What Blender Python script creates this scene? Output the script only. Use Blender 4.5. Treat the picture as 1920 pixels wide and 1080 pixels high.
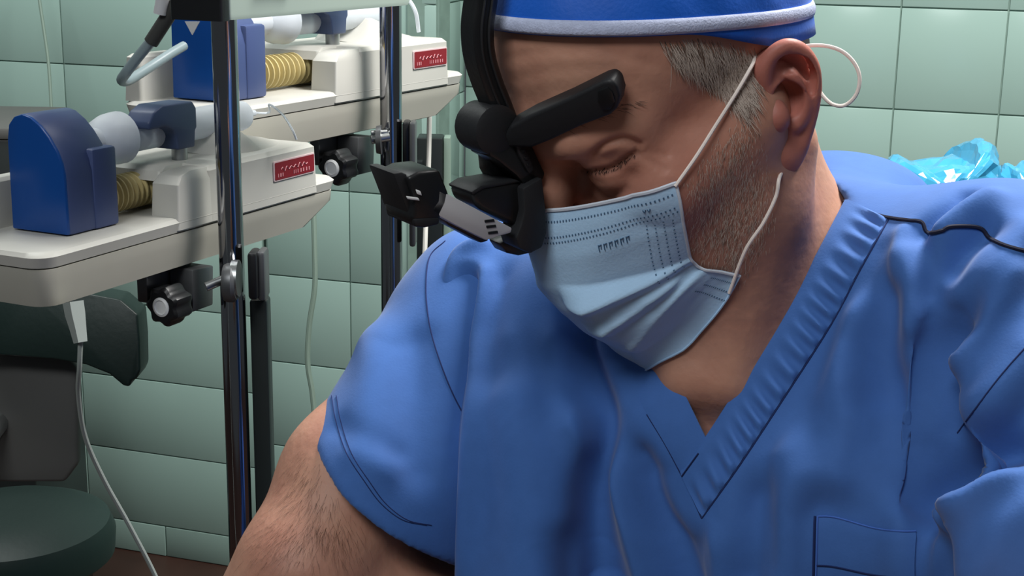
import bpy, bmesh, math, random
import numpy as np
from mathutils import Vector, Matrix
from mathutils.bvhtree import BVHTree

random.seed(7); rng = np.random.default_rng(7)
for o in list(bpy.data.objects): bpy.data.objects.remove(o)
scene = bpy.context.scene
COL = scene.collection

# ------------------------------------------------------------------ camera
FPX = 2700.0
CAMH = 1.42
PITCH, ROLL = math.radians(14.0), math.radians(-0.9)
_R = np.array([1., 0, 0]); _D = np.array([0, -math.sin(PITCH), -math.cos(PITCH)])
BX = _R*math.cos(ROLL)+_D*math.sin(ROLL)
BY = -_R*math.sin(ROLL)+_D*math.cos(ROLL)
BZ = np.array([0, math.cos(PITCH), -math.sin(PITCH)])
CAM = np.array([0., 0., CAMH])
BM = np.stack([BX, BY, BZ])            # rows
cd = bpy.data.cameras.new('camera'); cam = bpy.data.objects.new('camera', cd); COL.objects.link(cam)
cd.sensor_width = 36.0; cd.lens = 36.0*FPX/1920.0; cd.clip_start = 0.02; cd.clip_end = 50
m = Matrix.Identity(4)
for i in range(3):
    m[i][0] = BX[i]; m[i][1] = -BY[i]; m[i][2] = -BZ[i]; m[i][3] = CAM[i]
cam.matrix_world = m
cd.dof.use_dof = False
scene.camera = cam

# ------------------------------------------------------------------ world, lights, exposure
w = bpy.data.worlds.new('world'); scene.world = w; w.use_nodes = True
w.node_tree.nodes['Background'].inputs[0].default_value = (0.75, 0.84, 0.9, 1)
w.node_tree.nodes['Background'].inputs[1].default_value = 0.075
def area(name, loc, target, sx, sy, power, col):
    ld = bpy.data.lights.new(name, 'AREA'); ld.shape = 'RECTANGLE'; ld.size = sx; ld.size_y = sy
    ld.energy = power; ld.color = col
    o = bpy.data.objects.new(name, ld); COL.objects.link(o); o.location = loc
    o.rotation_euler = (Vector(target)-Vector(loc)).to_track_quat('-Z', 'Y').to_euler()
    return o
area('ceiling_lamp', (0.80, 1.42, 2.75), (0.60, 1.30, 0.0), 1.0, 0.6, 86, (1.0, 0.98, 0.95))
area('ceiling_lamp_rear', (-1.2, 2.05, 2.75), (-1.0, 3.1, 0.6), 1.2, 0.4, 26, (0.95, 1.0, 0.98))
area('fill_lamp_front', (-0.65, -0.45, 2.65), (0.1, 0.75, 1.2), 1.0, 0.5, 20, (0.96, 0.99, 1.0))  # unseen fill lamp added behind the camera to brighten face, mask and arm
vs = scene.view_settings
vs.view_transform = 'Standard'; vs.look = 'None'; vs.exposure = 0.0; vs.gamma = 1.0; vs.use_curve_mapping = False

# ------------------------------------------------------------------ coordinate helpers
def cw(P):
    """camera-frame metres (x right, y down, z forward) -> world"""
    return CAM + np.asarray(P, float) @ BM
def px(x, y, z):
    return np.array([(x-960)/FPX*z, (y-540)/FPX*z, z])
def pxw(x, y, z): return cw(px(x, y, z))
def ray(x, y): return np.array([(x-960)/FPX, (y-540)/FPX, 1.0]) @ BM
def on_plane(x, y, P0, n):
    d = ray(x, y); t = ((np.asarray(P0)-CAM) @ n)/(d @ n); return CAM+d*t

# ------------------------------------------------------------------ materials
def srgb(r, g, b):
    f = lambda c: (c/255/12.92 if c/255 <= .04045 else ((c/255+.055)/1.055)**2.4)
    return (f(r), f(g), f(b), 1)
def mat(name, col, rough=.5, metal=0., var=0.0, vscale=20., bump=0., bscale=200., spec=.5, trans=0., alpha=1., sheen=0., coat=0., sss=0., col2=None, detail=3., ior=1.45):
    M = bpy.data.materials.new(name); M.use_nodes = True; nt = M.node_tree; b = nt.nodes['Principled BSDF']
    b.inputs['Base Color'].default_value = col; b.inputs['Roughness'].default_value = rough; b.inputs['Metallic'].default_value = metal
    b.inputs['Specular IOR Level'].default_value = spec; b.inputs['IOR'].default_value = ior
    b.inputs['Transmission Weight'].default_value = trans; b.inputs['Alpha'].default_value = alpha
    b.inputs['Sheen Weight'].default_value = sheen; b.inputs['Coat Weight'].default_value = coat
    if sss:
        b.inputs['Subsurface Weight'].default_value = sss; b.inputs['Subsurface Radius'].default_value = (.01, .004, .002); b.inputs['Subsurface Scale'].default_value = .5
    tc = nt.nodes.new('ShaderNodeTexCoord')
    if var or col2:
        n = nt.nodes.new('ShaderNodeTexNoise'); n.inputs['Scale'].default_value = vscale; n.inputs['Detail'].default_value = detail
        nt.links.new(tc.outputs['Object'], n.inputs['Vector'])
        r = nt.nodes.new('ShaderNodeValToRGB'); r.color_ramp.elements[0].position = .3; r.color_ramp.elements[1].position = .7
        c2 = col2 or tuple(min(1, c*(1+var)) for c in col[:3])+(1,)
        c1 = col if col2 else tuple(c*(1-var) for c in col[:3])+(1,)
        r.color_ramp.elements[0].color = c1; r.color_ramp.elements[1].color = c2
        nt.links.new(n.outputs['Fac'], r.inputs['Fac']); nt.links.new(r.outputs['Color'], b.inputs['Base Color'])
    if bump:
        n = nt.nodes.new('ShaderNodeTexNoise'); n.inputs['Scale'].default_value = bscale; n.inputs['Detail'].default_value = 4
        nt.links.new(tc.outputs['Object'], n.inputs['Vector'])
        bp = nt.nodes.new('ShaderNodeBump'); bp.inputs['Strength'].default_value = bump; bp.inputs['Distance'].default_value = .002
        nt.links.new(n.outputs['Fac'], bp.inputs['Height']); nt.links.new(bp.outputs['Normal'], b.inputs['Normal'])
    return M
M = {}
M['tile'] = mat('tile_glaze', srgb(148, 175, 166), .22, var=.04, vscale=2.5, bump=.015, bscale=14)
M['grout'] = mat('grout', srgb(118, 142, 132), .8, var=.1, vscale=30)
M['floor'] = mat('floor_terrazzo', srgb(66, 44, 37), .4, var=.25, vscale=6)
M['ivory'] = mat('ivory_plastic', srgb(188, 187, 180), .42, var=.04, vscale=10)
M['ivory_lo'] = mat('ivory_plastic_base', srgb(166, 164, 154), .45, var=.05, vscale=9)
M['blue'] = mat('blue_plastic', srgb(6, 68, 142), .34, var=.05, vscale=8)
M['blue_side'] = mat('slate_blue_plastic', srgb(66, 80, 122), .42, var=.06, vscale=8)
M['slate'] = mat('slate_plastic', srgb(58, 72, 104), .45, var=.05, vscale=10)
M['clear'] = mat('syringe_plastic', srgb(232, 238, 244), .4, trans=.4, ior=1.2, spec=.4)
M['coil'] = mat('bellows', srgb(196, 180, 128), .55, var=.12, vscale=40)
M['chrome'] = mat('chrome', (.36, .36, .38, 1), .1, metal=1.)
M['steel'] = mat('steel', (.42, .44, .44, 1), .35, metal=1., var=.1, vscale=40)
M['darksteel'] = mat('dark_metal', srgb(96, 98, 100), .4, metal=.6, var=.1, vscale=30)
M['black'] = mat('black_plastic', srgb(24, 25, 27), .38, bump=.06, bscale=300)
M['black2'] = mat('black_matte', srgb(30, 31, 34), .55, bump=.08, bscale=300)
M['greylight'] = mat('grey_plastic', srgb(205, 205, 207), .5)
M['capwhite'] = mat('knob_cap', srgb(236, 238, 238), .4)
M['label'] = mat('label_red', srgb(128, 10, 28), .4)
M['labeledge'] = mat('label_edge', srgb(214, 190, 192), .5)
M['print'] = mat('label_print', srgb(206, 140, 146), .5)
M['cable'] = mat('cable_white', srgb(214, 214, 206), .5)
M['plug'] = mat('plug_grey', srgb(150, 158, 154), .5)
M['cablegrey'] = mat('cable_grey', srgb(120, 140, 128), .55)
M['hose'] = mat('hose', srgb(140, 156, 160), .35, trans=.15)
M['sleeve'] = mat('hose_sleeve', srgb(58, 58, 56), .6)
M['vinyl'] = mat('green_vinyl', srgb(14, 32, 29), .42, bump=.1, bscale=120)
M['vinyl2'] = mat('green_vinyl_seat', srgb(18, 38, 35), .5, bump=.1, bscale=120)
M['greycab'] = mat('grey_enamel', srgb(84, 84, 82), .6, var=.06, vscale=5)
M['standgreen'] = mat('black_lacquer', srgb(26, 32, 32), .4)
M['panel'] = mat('device_panel', srgb(176, 192, 180), .45)
M['bag'] = mat('bag_film', srgb(70, 165, 205), .12, trans=.25, spec=.7, var=.18, vscale=14)
M['scrub'] = mat('scrub_cotton', srgb(64, 106, 174), .78, var=.035, vscale=90, bump=.07, bscale=700, sheen=.15, spec=.25)
M['scrubseam'] = mat('scrub_seam', srgb(24, 42, 92), .9)
M['stitch'] = mat('scrub_stitch', srgb(70, 112, 196), .8)
M['piping'] = mat('navy_piping', srgb(18, 22, 46), .8)
M['cap'] = mat('cap_fabric', srgb(0, 92, 200), .6, var=.05, vscale=60, bump=.12, bscale=500, sheen=.1)
M['capband'] = mat('cap_trim', srgb(186, 194, 222), .7, var=.08, vscale=260, bump=.3, bscale=900)
M['mask'] = None
M['loop'] = mat('ear_loop', srgb(238, 226, 218), .7)
M['hairgrey'] = mat('hair_grey', srgb(186, 170, 158), .5)
M['hairdark'] = mat('hair_dark', srgb(58, 44, 38), .5)
M['armhair'] = mat('arm_hair', srgb(84, 58, 44), .5)
M['trouser'] = mat('trouser_cotton', srgb(58, 100, 186), .8, bump=.1, bscale=400)

def skin_material():
    Mt = bpy.data.materials.new('skin'); Mt.use_nodes = True; nt = Mt.node_tree; b = nt.nodes['Principled BSDF']
    tc = nt.nodes.new('ShaderNodeTexCoord')
    n1 = nt.nodes.new('ShaderNodeTexNoise'); n1.inputs['Scale'].default_value = 22; n1.inputs['Detail'].default_value = 5
    n2 = nt.nodes.new('ShaderNodeTexNoise'); n2.inputs['Scale'].default_value = 160; n2.inputs['Detail'].default_value = 3
    for n in (n1, n2): nt.links.new(tc.outputs['Object'], n.inputs['Vector'])
    r = nt.nodes.new('ShaderNodeValToRGB'); e = r.color_ramp.elements
    e[0].position = .3; e[0].color = srgb(176, 124, 105); e[1].position = .72; e[1].color = srgb(200, 152, 128)
    nt.links.new(n1.outputs['Fac'], r.inputs['Fac'])
    # ruddy and stubble tints stored per vertex (real pigment and beard regions)
    at = nt.nodes.new('ShaderNodeAttribute'); at.attribute_name = 'tint'
    sep = nt.nodes.new('ShaderNodeSeparateColor'); nt.links.new(at.outputs['Color'], sep.inputs[0])
    mx = nt.nodes.new('ShaderNodeMix'); mx.data_type = 'RGBA'; mx.inputs[7].default_value = srgb(176, 104, 94)
    nt.links.new(sep.outputs[0], mx.inputs[0]); nt.links.new(r.outputs['Color'], mx.inputs[6])
    mx2 = nt.nodes.new('ShaderNodeMix'); mx2.data_type = 'RGBA'; mx2.inputs[7].default_value = srgb(150, 112, 100)
    ml = nt.nodes.new('ShaderNodeMath'); ml.operation = 'MULTIPLY'; nt.links.new(sep.outputs[1], ml.inputs[0]); nt.links.new(n2.outputs['Fac'], ml.inputs[1])
    nt.links.new(ml.outputs[0], mx2.inputs[0]); nt.links.new(mx.outputs[2], mx2.inputs[6])
    mx3 = nt.nodes.new('ShaderNodeMix'); mx3.data_type = 'RGBA'; mx3.inputs[7].default_value = srgb(70, 40, 34)
    nt.links.new(sep.outputs[2], mx3.inputs[0]); nt.links.new(mx2.outputs[2], mx3.inputs[6])
    nt.links.new(mx3.outputs[2], b.inputs['Base Color'])
    b.inputs['Roughness'].default_value = .52; b.inputs['Specular IOR Level'].default_value = .4
    b.inputs['Subsurface Weight'].default_value = .12; b.inputs['Subsurface Radius'].default_value = (.01, .004, .002); b.inputs['Subsurface Scale'].default_value = .6
    bp = nt.nodes.new('ShaderNodeBump'); bp.inputs['Strength'].default_value = .35; bp.inputs['Distance'].default_value = .0012
    nt.links.new(n2.outputs['Fac'], bp.inputs['Height']); nt.links.new(bp.outputs['Normal'], b.inputs['Normal'])
    return Mt
M['skin'] = skin_material()

# ------------------------------------------------------------------ object helpers
def tag(o, label=None, cat=None, group=None, kind=None):
    if label: o['label'] = label
    if cat: o['category'] = cat
    if group: o['group'] = group
    if kind: o['kind'] = kind
    return o
def empty(name, loc=(0, 0, 0), rz=0., sc=1.):
    o = bpy.data.objects.new(name, None); COL.objects.link(o); o.location = loc; o.rotation_euler = (0, 0, rz); o.scale = (sc,)*3
    o.empty_display_size = .05
    o['_m'] = [x for r in (Matrix.LocRotScale(Vector(loc), Matrix.Rotation(rz, 3, 'Z'), Vector((sc,)*3))) for x in r]
    return o
def pmat(o):
    a = list(o['_m']); return Matrix([a[i*4:i*4+4] for i in range(4)])
def link(name, me, material, parent=None, world=False, smooth=True):
    if material is not None: me.materials.append(material)
    o = bpy.data.objects.new(name, me); COL.objects.link(o)
    if parent is not None:
        o.parent = parent
        if world:
            pp = parent; mm = Matrix.Identity(4)
            while pp is not None:
                if '_m' in pp: mm = pmat(pp)@mm
                pp = pp.parent
            me.transform(mm.inverted())
    if smooth:
        me.polygons.foreach_set('use_smooth', [True]*len(me.polygons))
    me.update()
    return o
def mesh(name, V, F):
    me = bpy.data.meshes.new(name); me.from_pydata([tuple(map(float, v)) for v in V], [], [tuple(map(int, f)) for f in F]); me.update(); return me
def autosmooth(me, ang=35):
    # flat polygons with smooth shading only across shallow edges
    me.polygons.foreach_set('use_smooth', [True]*len(me.polygons))
    bm = bmesh.new(); bm.from_mesh(me)
    for e in bm.edges:
        if len(e.link_faces) == 2: e.smooth = e.calc_face_angle(0) < math.radians(ang)
    bm.to_mesh(me); bm.free()
def finish(bm, bevel=0., seg=2, ang=35):
    bmesh.ops.recalc_face_normals(bm, faces=bm.faces)
    if bevel:
        es = [e for e in bm.edges if len(e.link_faces) == 2 and e.calc_face_angle(0) > math.radians(25)]
        bmesh.ops.bevel(bm, geom=es, offset=bevel, segments=seg, profile=.5, affect='EDGES', clamp_overlap=True)
    me = bpy.data.meshes.new('m'); bm.to_mesh(me); bm.free(); autosmooth(me, ang); return me
def box_me(lo, hi, bevel=.002, seg=2):
    bm = bmesh.new(); bmesh.ops.create_cube(bm, size=1)
    lo = np.array(lo); hi = np.array(hi)
    for v in bm.verts:
        v.co = Vector([(lo[i]+hi[i])/2+v.co[i]*(hi[i]-lo[i]) for i in range(3)])
    return finish(bm, bevel, seg)
def prism_me(outline, axis_fn, t0, t1, bevel=.002, seg=2):
    """outline: 2-D pts; axis_fn(u,v,t)->3-D"""
    bm = bmesh.new(); n = len(outline)
    a = [bm.verts.new(axis_fn(u, v, t0)) for u, v in outline]; b = [bm.verts.new(axis_fn(u, v, t1)) for u, v in outline]
    bm.faces.new(a); bm.faces.new(b[::-1])
    for i in range(n): bm.faces.new((a[i], b[i], b[(i+1) % n], a[(i+1) % n]))
    return finish(bm, bevel, seg)
def frames(P):
    P = np.asarray(P, float); T = np.gradient(P, axis=0); T /= np.linalg.norm(T, axis=1)[:, None]+1e-12
    up = np.array([0, 0, 1.]) if abs(T[0][2]) < .9 else np.array([1., 0, 0])
    N = []; n = up-T[0]*(up@T[0]); n /= np.linalg.norm(n); N.append(n)
    for i in range(1, len(P)):
        n = N[-1]-T[i]*(N[-1]@T[i]); n /= np.linalg.norm(n)+1e-12; N.append(n)
    N = np.array(N); return T, N, np.cross(T, N)
def smooth_path(pts, n=8):
    P = np.asarray(pts, float)
    if len(P) < 3: return np.array([P[0]+(P[-1]-P[0])*t for t in np.linspace(0, 1, n)])
    Q = np.vstack([2*P[0]-P[1], P, 2*P[-1]-P[-2]]); out = []
    for i in range(1, len(Q)-2):
        p0, p1, p2, p3 = Q[i-1], Q[i], Q[i+1], Q[i+2]
        for t in np.linspace(0, 1, n, endpoint=False):
            out.append(.5*((2*p1)+(-p0+p2)*t+(2*p0-5*p1+4*p2-p3)*t*t+(-p0+3*p1-3*p2+p3)*t**3))
    out.append(P[-1]); return np.array(out)
def tube_me(P, r, seg=10, cap=True, prof=None, ref=None):
    """prof: optional cross-section list of (n,b) multipliers"""
    P = np.asarray(P, float); T, N, Bn = frames(P)
    if ref is not None:
        ref = np.asarray(ref, float)
        N = ref[None]-T*(T@ref)[:, None]; N /= np.linalg.norm(N, axis=1)[:, None]; Bn = np.cross(T, N)
    r = np.broadcast_to(np.asarray(r, float), (len(P),))
    pr = prof or [(math.cos(2*math.pi*i/seg), math.sin(2*math.pi*i/seg)) for i in range(seg)]
    k = len(pr); V = []; F = []
    for i in range(len(P)):
        for a, b in pr: V.append(P[i]+(N[i]*a+Bn[i]*b)*r[i])
    for i in range(len(P)-1):
        for j in range(k): F.append((i*k+j, i*k+(j+1) % k, (i+1)*k+(j+1) % k, (i+1)*k+j))
    if cap: F.append(tuple(range(k-1, -1, -1))); F.append(tuple((len(P)-1)*k+j for j in range(k)))
    me = mesh('t', V, F); autosmooth(me, 40); return me
def lathe_me(prof, c, ax, seg=28):
    """prof: [(radius, t)] along axis ax from c"""
    ax = np.asarray(ax, float); ax /= np.linalg.norm(ax); c = np.asarray(c, float)
    u = np.cross(ax, [0, 0, 1.]); u = u if np.linalg.norm(u) > .1 else np.cross(ax, [1., 0, 0]); u /= np.linalg.norm(u); v = np.cross(ax, u)
    V = []; F = []
    for r, t in prof:
        for j in range(seg):
            a = 2*math.pi*j/seg; V.append(c+ax*t+(u*math.cos(a)+v*math.sin(a))*r)
    for i in range(len(prof)-1):
        for j in range(seg): F.append((i*seg+j, i*seg+(j+1) % seg, (i+1)*seg+(j+1) % seg, (i+1)*seg+j))
    F.append(tuple(range(seg-1, -1, -1))); F.append(tuple((len(prof)-1)*seg+j for j in range(seg)))
    me = mesh('l', V, F); bm = bmesh.new(); bm.from_mesh(me); bmesh.ops.recalc_face_normals(bm, faces=bm.faces); bm.to_mesh(me); bm.free()
    autosmooth(me, 35); return me

# ------------------------------------------------------------------ the room
def uv(yaw): a = math.radians(yaw); return np.array([math.cos(a), math.sin(a), 0.])
fl = link('floor', box_me((-3.4, -1.2, -.05), (3.0, 4.6, 0), 0), M['floor'], smooth=False); tag(fl, kind='structure')
TW = .006
_tiles = {}
def tile_mesh(wd, h):
    k = (round(wd, 3), round(h, 3))
    if k not in _tiles: 
        me = box_me((0, 0, -.008), (k[0], k[1], 0), .0016, 2); me.materials.append(M['tile']); _tiles[k] = me
    return _tiles[k]
def tiled_wall(name, P0, yaw, s0, s1, joint, tw, row0, th, top=2.0, H=2.7, foot=0.):
    """P0: world point (z ignored); wall runs along yaw; visible face towards -normal"""
    A = uv(yaw); n = np.array([A[1], -A[0], 0.])      # facing the camera side
    org = np.array([P0[0], P0[1], 0.])
    bk = org - n*.004
    V = []
    for s in (s0, s1):
        for d in (0, .06):
            for z in (0, H): V.append(bk+A*s-n*d+np.array([0, 0, z]))
    F = [(0, 1, 5, 4), (2, 6, 7, 3), (0, 2, 3, 1), (4, 5, 7, 6), (1, 3, 7, 5), (0, 4, 6, 2)]
    bm = bmesh.new(); bv = [bm.verts.new(v) for v in V]; [bm.faces.new([bv[i] for i in f]) for f in F]
    wl = link(name, finish(bm), M['grout'], smooth=False); tag(wl, kind='structure')
    g = .0028
    rows = []; z = row0
    while z > 0.001: z -= th
    while z < top: rows.append((max(z, 0), z+th)); z += th
    R = Matrix(((A[0], 0, n[0]), (A[1], 0, n[1]), (0, 1, 0))).to_4x4()
    for ri, (z0, z1) in enumerate(rows):
        if z1-z0 < .012: continue
        jt = joint+(foot if ri == 0 else 0.); k = math.floor((s0-jt)/tw)
        while jt+k*tw < s1-.002:
            a, b = max(jt+k*tw, s0), min(jt+(k+1)*tw, s1); k += 1
            if b-a < .012: continue
            o = bpy.data.objects.new('tile', tile_mesh(b-a-g, z1-z0-g)); COL.objects.link(o)
            p = org+A*(a+g/2)+np.array([0, 0, z0+g/2])
            o.matrix_world = Matrix.Translation(p)@R@Matrix.Rotation(random.uniform(-.003, .003), 4, 'X')@Matrix.Rotation(random.uniform(-.003, .003), 4, 'Y')
            o.parent = wl
    return wl
YL = -18.
d = ray(315, 1044); PL = CAM+d*(CAMH/-d[2])
tiled_wall('wall_left', PL, YL, -2.4, .265, -.204, .400, .0745, .1745, foot=.2)
tiled_wall('wall_pillar', PL, YL, .272, .665, .468, .1925, .503, .1925)
PC = PL+uv(YL)*.665
PRW = CAM+ray(1690, 14)*2.76; YR = -19.
AR = uv(YR); nR = np.array([AR[1], -AR[0], 0.])
dirR = uv(79.)
tt = ((PRW-PC)@nR)/(dirR@nR)
tiled_wall('wall_return', PC, 79., 0.004, tt, .19, .1925, .503, .1925)
PX = PC+dirR*tt; sX = (PX-PRW)@AR
tiled_wall('wall_right', PRW, YR, sX, 1.5, 0., .1955, 1.2855-.1955*5, .1955)

# ------------------------------------------------------------------ syringe pumps on poles
def rrect(a0, a1, b0, b1, r, n=5):
    pts = []
    for cx, cy, st in ((a1-r, b1-r, 0), (a0+r, b1-r, 90), (a0+r, b0+r, 180), (a1-r, b0+r, 270)):
        for i in range(n+1):
            t = math.radians(st+90*i/n); pts.append((cx+r*math.cos(t), cy+r*math.sin(t)))
    return pts
def loft_me(rings):
    """rings: list of lists of 3-D points with equal counts"""
    k = len(rings[0]); V = [p for r in rings for p in r]; F = []
    for i in range(len(rings)-1):
        for j in range(k): F.append((i*k+j, i*k+(j+1) % k, (i+1)*k+(j+1) % k, (i+1)*k+j))
    F.append(tuple(range(k-1, -1, -1))); F.append(tuple((len(rings)-1)*k+j for j in range(k)))
    me = mesh('loft', V, F); autosmooth(me, 32); return me
def zloft(spec, r):
    return loft_me([[(x, y, z) for x, y in rrect(a0, a1, b0, b1, r)] for z, a0, a1, b0, b1 in spec])
def squiggle(parent, name, pts, r, m):
    return link(name, tube_me(pts, r, 5), m, parent)
def make_pump(loc, yaw, sc, da, label, group, dk=0.):
    p = empty('syringe_pump', loc, math.radians(yaw), sc)
    tag(p, label, 'syringe pump', group)
    WD = .122
    lo = link('base_shell', zloft([(0, .010, .380, .008, WD-.008), (.002, .003, .386, .002, WD-.002), (.0225, -.001, .431, -.001, WD+.001), (.033, -.001, .433, -.001, WD+.001)], .017), M['ivory_lo'], p)
    link('tray', zloft([(.0342, -.001, .433, -.001, WD+.001), (.043, -.003, .436, -.003, WD+.003), (.0462, .000, .433, .0, WD), (.0470, .004, .429, .004, WD-.004)], .018), M['ivory'], p)
    hs = link('housing', zloft([(.036, .212, .392, -.003, WD+.002), (.083, .213, .390, -.002, WD-.001), (.087, .217, .386, .002, WD-.005)], .003), M['ivory'], p)
    link('housing_pillar', zloft([(.036, .166, .222, -.003, .028), (.076, .169, .222, -.002, .027), (.083, .176, .222, .0, .025), (.086, .190, .222, .002, .024)], .002), M['ivory'], p)
    link('housing_roof', zloft([(.0755, .180, .224, .026, WD-.002), (.084, .183, .224, .028, WD-.003), (.0875, .190, .224, .03, WD-.006)], .004), M['ivory'], p)
    link('housing_cheek', zloft([(.046, .20, .222, .086, WD), (.08, .20, .222, .086, WD)], .003), M['ivory'], p)
    link('rear_wall', zloft([(.046, .002, .205, .100, WD), (.086, .004, .205, .102, WD-.002), (.089, .008, .205, .105, WD-.005)], .004), M['ivory'], p)
    # rounded cradle on the top of the housing
    rings = []
    for a, h, w_ in ((.268, .088, .030), (.285, .096, .04), (.300, .112, .044), (.312, .112, .045), (.322, .103, .046), (.345, .0965, .047), (.372, .091, .042), (.384, .0875, .034)):
        rings.append([(a, .064+w_*math.cos(t)*1.1, .080+(h-.080)*max(math.sin(t), -.2)) for t in np.linspace(0, 2*math.pi, 20, endpoint=False)])
    link('cradle', loft_me(rings), M['ivory'], p)
    # red label with illegible script
    lb = link('label_plate', prism_me(rrect(.314, .386, .0575, .0775, .0015, 2), lambda u, v, t: (u, t-.003, v), .0006, -.0008, .0002, 1), M['labeledge'], p); lb['label'] = 'red label with pale script'
    link('label_face', prism_me(rrect(.3155, .3845, .059, .076, .001, 2), lambda u, v, t: (u, t-.003, v), -.0004, -.0012, 0), M['label'], lb)
    pts = [(.326+.046*t, -.0043, .0685+.0006*t+.0021*math.sin(t*38)*(.7+.3*math.sin(t*11))) for t in np.linspace(0, 1, 70)]
    link('script_print', tube_me(pts, .00045, 4), M['print'], lb)
    for a, w_ in ((.320, .0012), (.3235, .0022), (.3275, .0016), (.347, .0012), (.3505, .0010), (.354, .0014), (.359, .002), (.3635, .002), (.369, .002), (.374, .0016)):
        link('character_print', box_me((a, -.00455, .0615), (a+w_, -.0040, .0650), 0), M['print'], lb)
    # plunger carriage
    x0, x1 = .062+da, .116+da
    ol = [(.026, .0475), (.0265, .098), (.0285, .108), (.033, .118), (.041, .129), (.050, .138), (.060, .1445), (.069, .1465), (.078, .144), (.0845, .137), (.087, .124), (.088, .0475)]
    cg = link('plunger_carriage', prism_me(ol, lambda u, v, t: (t, u, v), x0, x1, .003, 2), M['blue_side'], p)
    ol2 = [(.057+(u-.057)*.965, .0475+(v-.0475)*.985+.0008) for u, v in ol]
    link('carriage_cover', prism_me(ol2, lambda u, v, t: (t, u, v), x0-.0022, x0+.002, .0012, 2), M['blue'], cg)
    link('carriage_foot', box_me((x0+.03, .0245, .0475), (x1+.006, .09, .116), .003), M['blue_side'], cg)
    # bellows around the drive screw
    prof = []; n = 17
    for i in range(n):
        t0 = x1-.004+(.232-x1)*i/n
        prof += [(.0118, t0), (.0165, t0+.0012), (.0165, t0+.0028), (.0118, t0+.0040)]
    link('bellows', lathe_me([(r, t) for r, t in prof], (0, .058, .0655), (1, 0, 0), 22), M['coil'], p)
    # barrel clamp
    st = link('clamp_stem', lathe_me([(.0075, 0), (.0075, .03)], (.234, .046, .074), (0, 0, 1), 16), M['steel'], p)
    ol = [(.220, .098), (.245, .098), (.2465, .113), (.249, .116), (.249, .134), (.244, .1405), (.200, .141), (.188, .136), (.180, .127), (.181, .121), (.188, .121), (.203, .1215), (.214, .117), (.218, .112)]
    link('barrel_clamp', prism_me(ol, lambda u, v, t: (u, t, v), .036, .064, .005, 3), M['slate'], p)
    # pole clamp under the tray
    br = link('clamp_bracket', prism_me([(.178, -.041), (.208, -.041), (.2105, -.004), (.180, -.002)], lambda u, v, t: (u, t, v), -.006, .020, .0015, 2), M['darksteel'], p)
    link('clamp_rail', box_me((.150, .022, -.030), (.215, .034, .004), .002), M['darksteel'], br)
    kn = []
    N = 42
    for x_, s_ in ((.146, .80), (.148, .96), (.151, 1.), (.166, 1.), (.169, .95), (.170, .7)):
        ring = []
        for i in range(N):
            t = 2*math.pi*i/N; rr = .0172*(1+.10*math.cos(7*t))*s_
            ring.append((x_, .004+rr*math.cos(t), -.030+rr*math.sin(t)))
        kn.append(ring)
    kb = link('clamp_knob', loft_me(kn), M['black'], p)
    link('knob_cap', lathe_me([(.0088, 0), (.0088, .0015), (.0066, .0024), (.0060, .0012), (.0004, .0010)], (.1468, .004, -.030), (-1, 0, 0), 24), M['capwhite'], kb)
    link('clamp_screw', lathe_me([(.005, 0), (.005, .022)], (.168, .004, -.030), (1, 0, 0), 14), M['steel'], kb)
    for c_ in ([br, kb] if dk else []): c_.location.x += dk
    return p
def pump_frame(loc, yaw, sc):
    A = uv(yaw); W = np.array([-A[1], A[0], 0.]); loc = np.asarray(loc)
    return lambda a, b, z: loc+(A*a+W*b+np.array([0, 0, z]))*sc
P1 = np.array([-.36877, 1.09907, CAMH-.300]); Y1 = 65.
S2 = 1.16
P2 = np.array([-.25592*S2, 1.28241*S2, CAMH-.20620*S2]); Y2 = 62.9
G = 'syringe pumps clamped on chrome poles'
pump1 = make_pump(P1, Y1, 1., 0., 'ivory syringe pump with blue plunger block, nearest the camera at the left', G)
pump2 = make_pump(P2, Y2, S2, -.03, 'ivory syringe pump on the farther pole, behind the headset arm', G, .022)
L1 = pump_frame(P1, Y1, 1.); L2 = pump_frame(P2, Y2, S2)

def make_syringe(Lf, sc, xc, label, tail, tail_r=.0011):
    root = empty('syringe', Lf(.17, .062, .09)); tag(root, label, 'syringe', 'syringes lying in the pumps')
    ax = Lf(1, 0, 0)-Lf(0, 0, 0); c = Lf(0, .064, .1135); s = sc
    def la(prof): return lathe_me([(r*s, t*1.0) for r, t in prof], c, ax, 26)
    q = lambda prof: [(r, t*s) for r, t in prof]
    link('barrel', lathe_me([(r*s, t*s) for r, t in [(.0155, .178), (.0155, .352), (.0145, .358), (.006, .364), (.0035, .366), (.003, .380)]], c, ax, 26), M['clear'], root, True)
    link('flange', lathe_me([(r*s, t*s) for r, t in [(.012, .140), (.0185, .146), (.0225, .158), (.0235, .168), (.0235, .173), (.018, .178)]], c, ax, 26), M['clear'], root, True)
    link('plunger', lathe_me([(r*s, t*s) for r, t in [(.017, xc), (.017, xc+.004), (.0125, xc+.008), (.0125, .168), (.0142, .17), (.0145, .20)]], c, ax, 20), M['clear'], root, True)
    link('line', tube_me(smooth_path(tail, 8), tail_r, 6), M['clear'], root, True)
    return root
make_syringe(L1, 1., .117, 'clear syringe lying in the nearest pump under the slate clamp', [L1(.38, .064, .1135), L1(.40, .06, .112), pxw(505, 196, 1.42), pxw(530, 215, 1.40), pxw(548, 243, 1.38), pxw(556, 262, 1.38)])
make_syringe(L2, S2, .088, 'clear syringe lying in the farther pump', [L2(.38, .064, .1135), pxw(752, -12, 1.86), pxw(768, 2, 1.86), pxw(780, 25, 1.86), pxw(785, 60, 1.87)], .0026)

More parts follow.
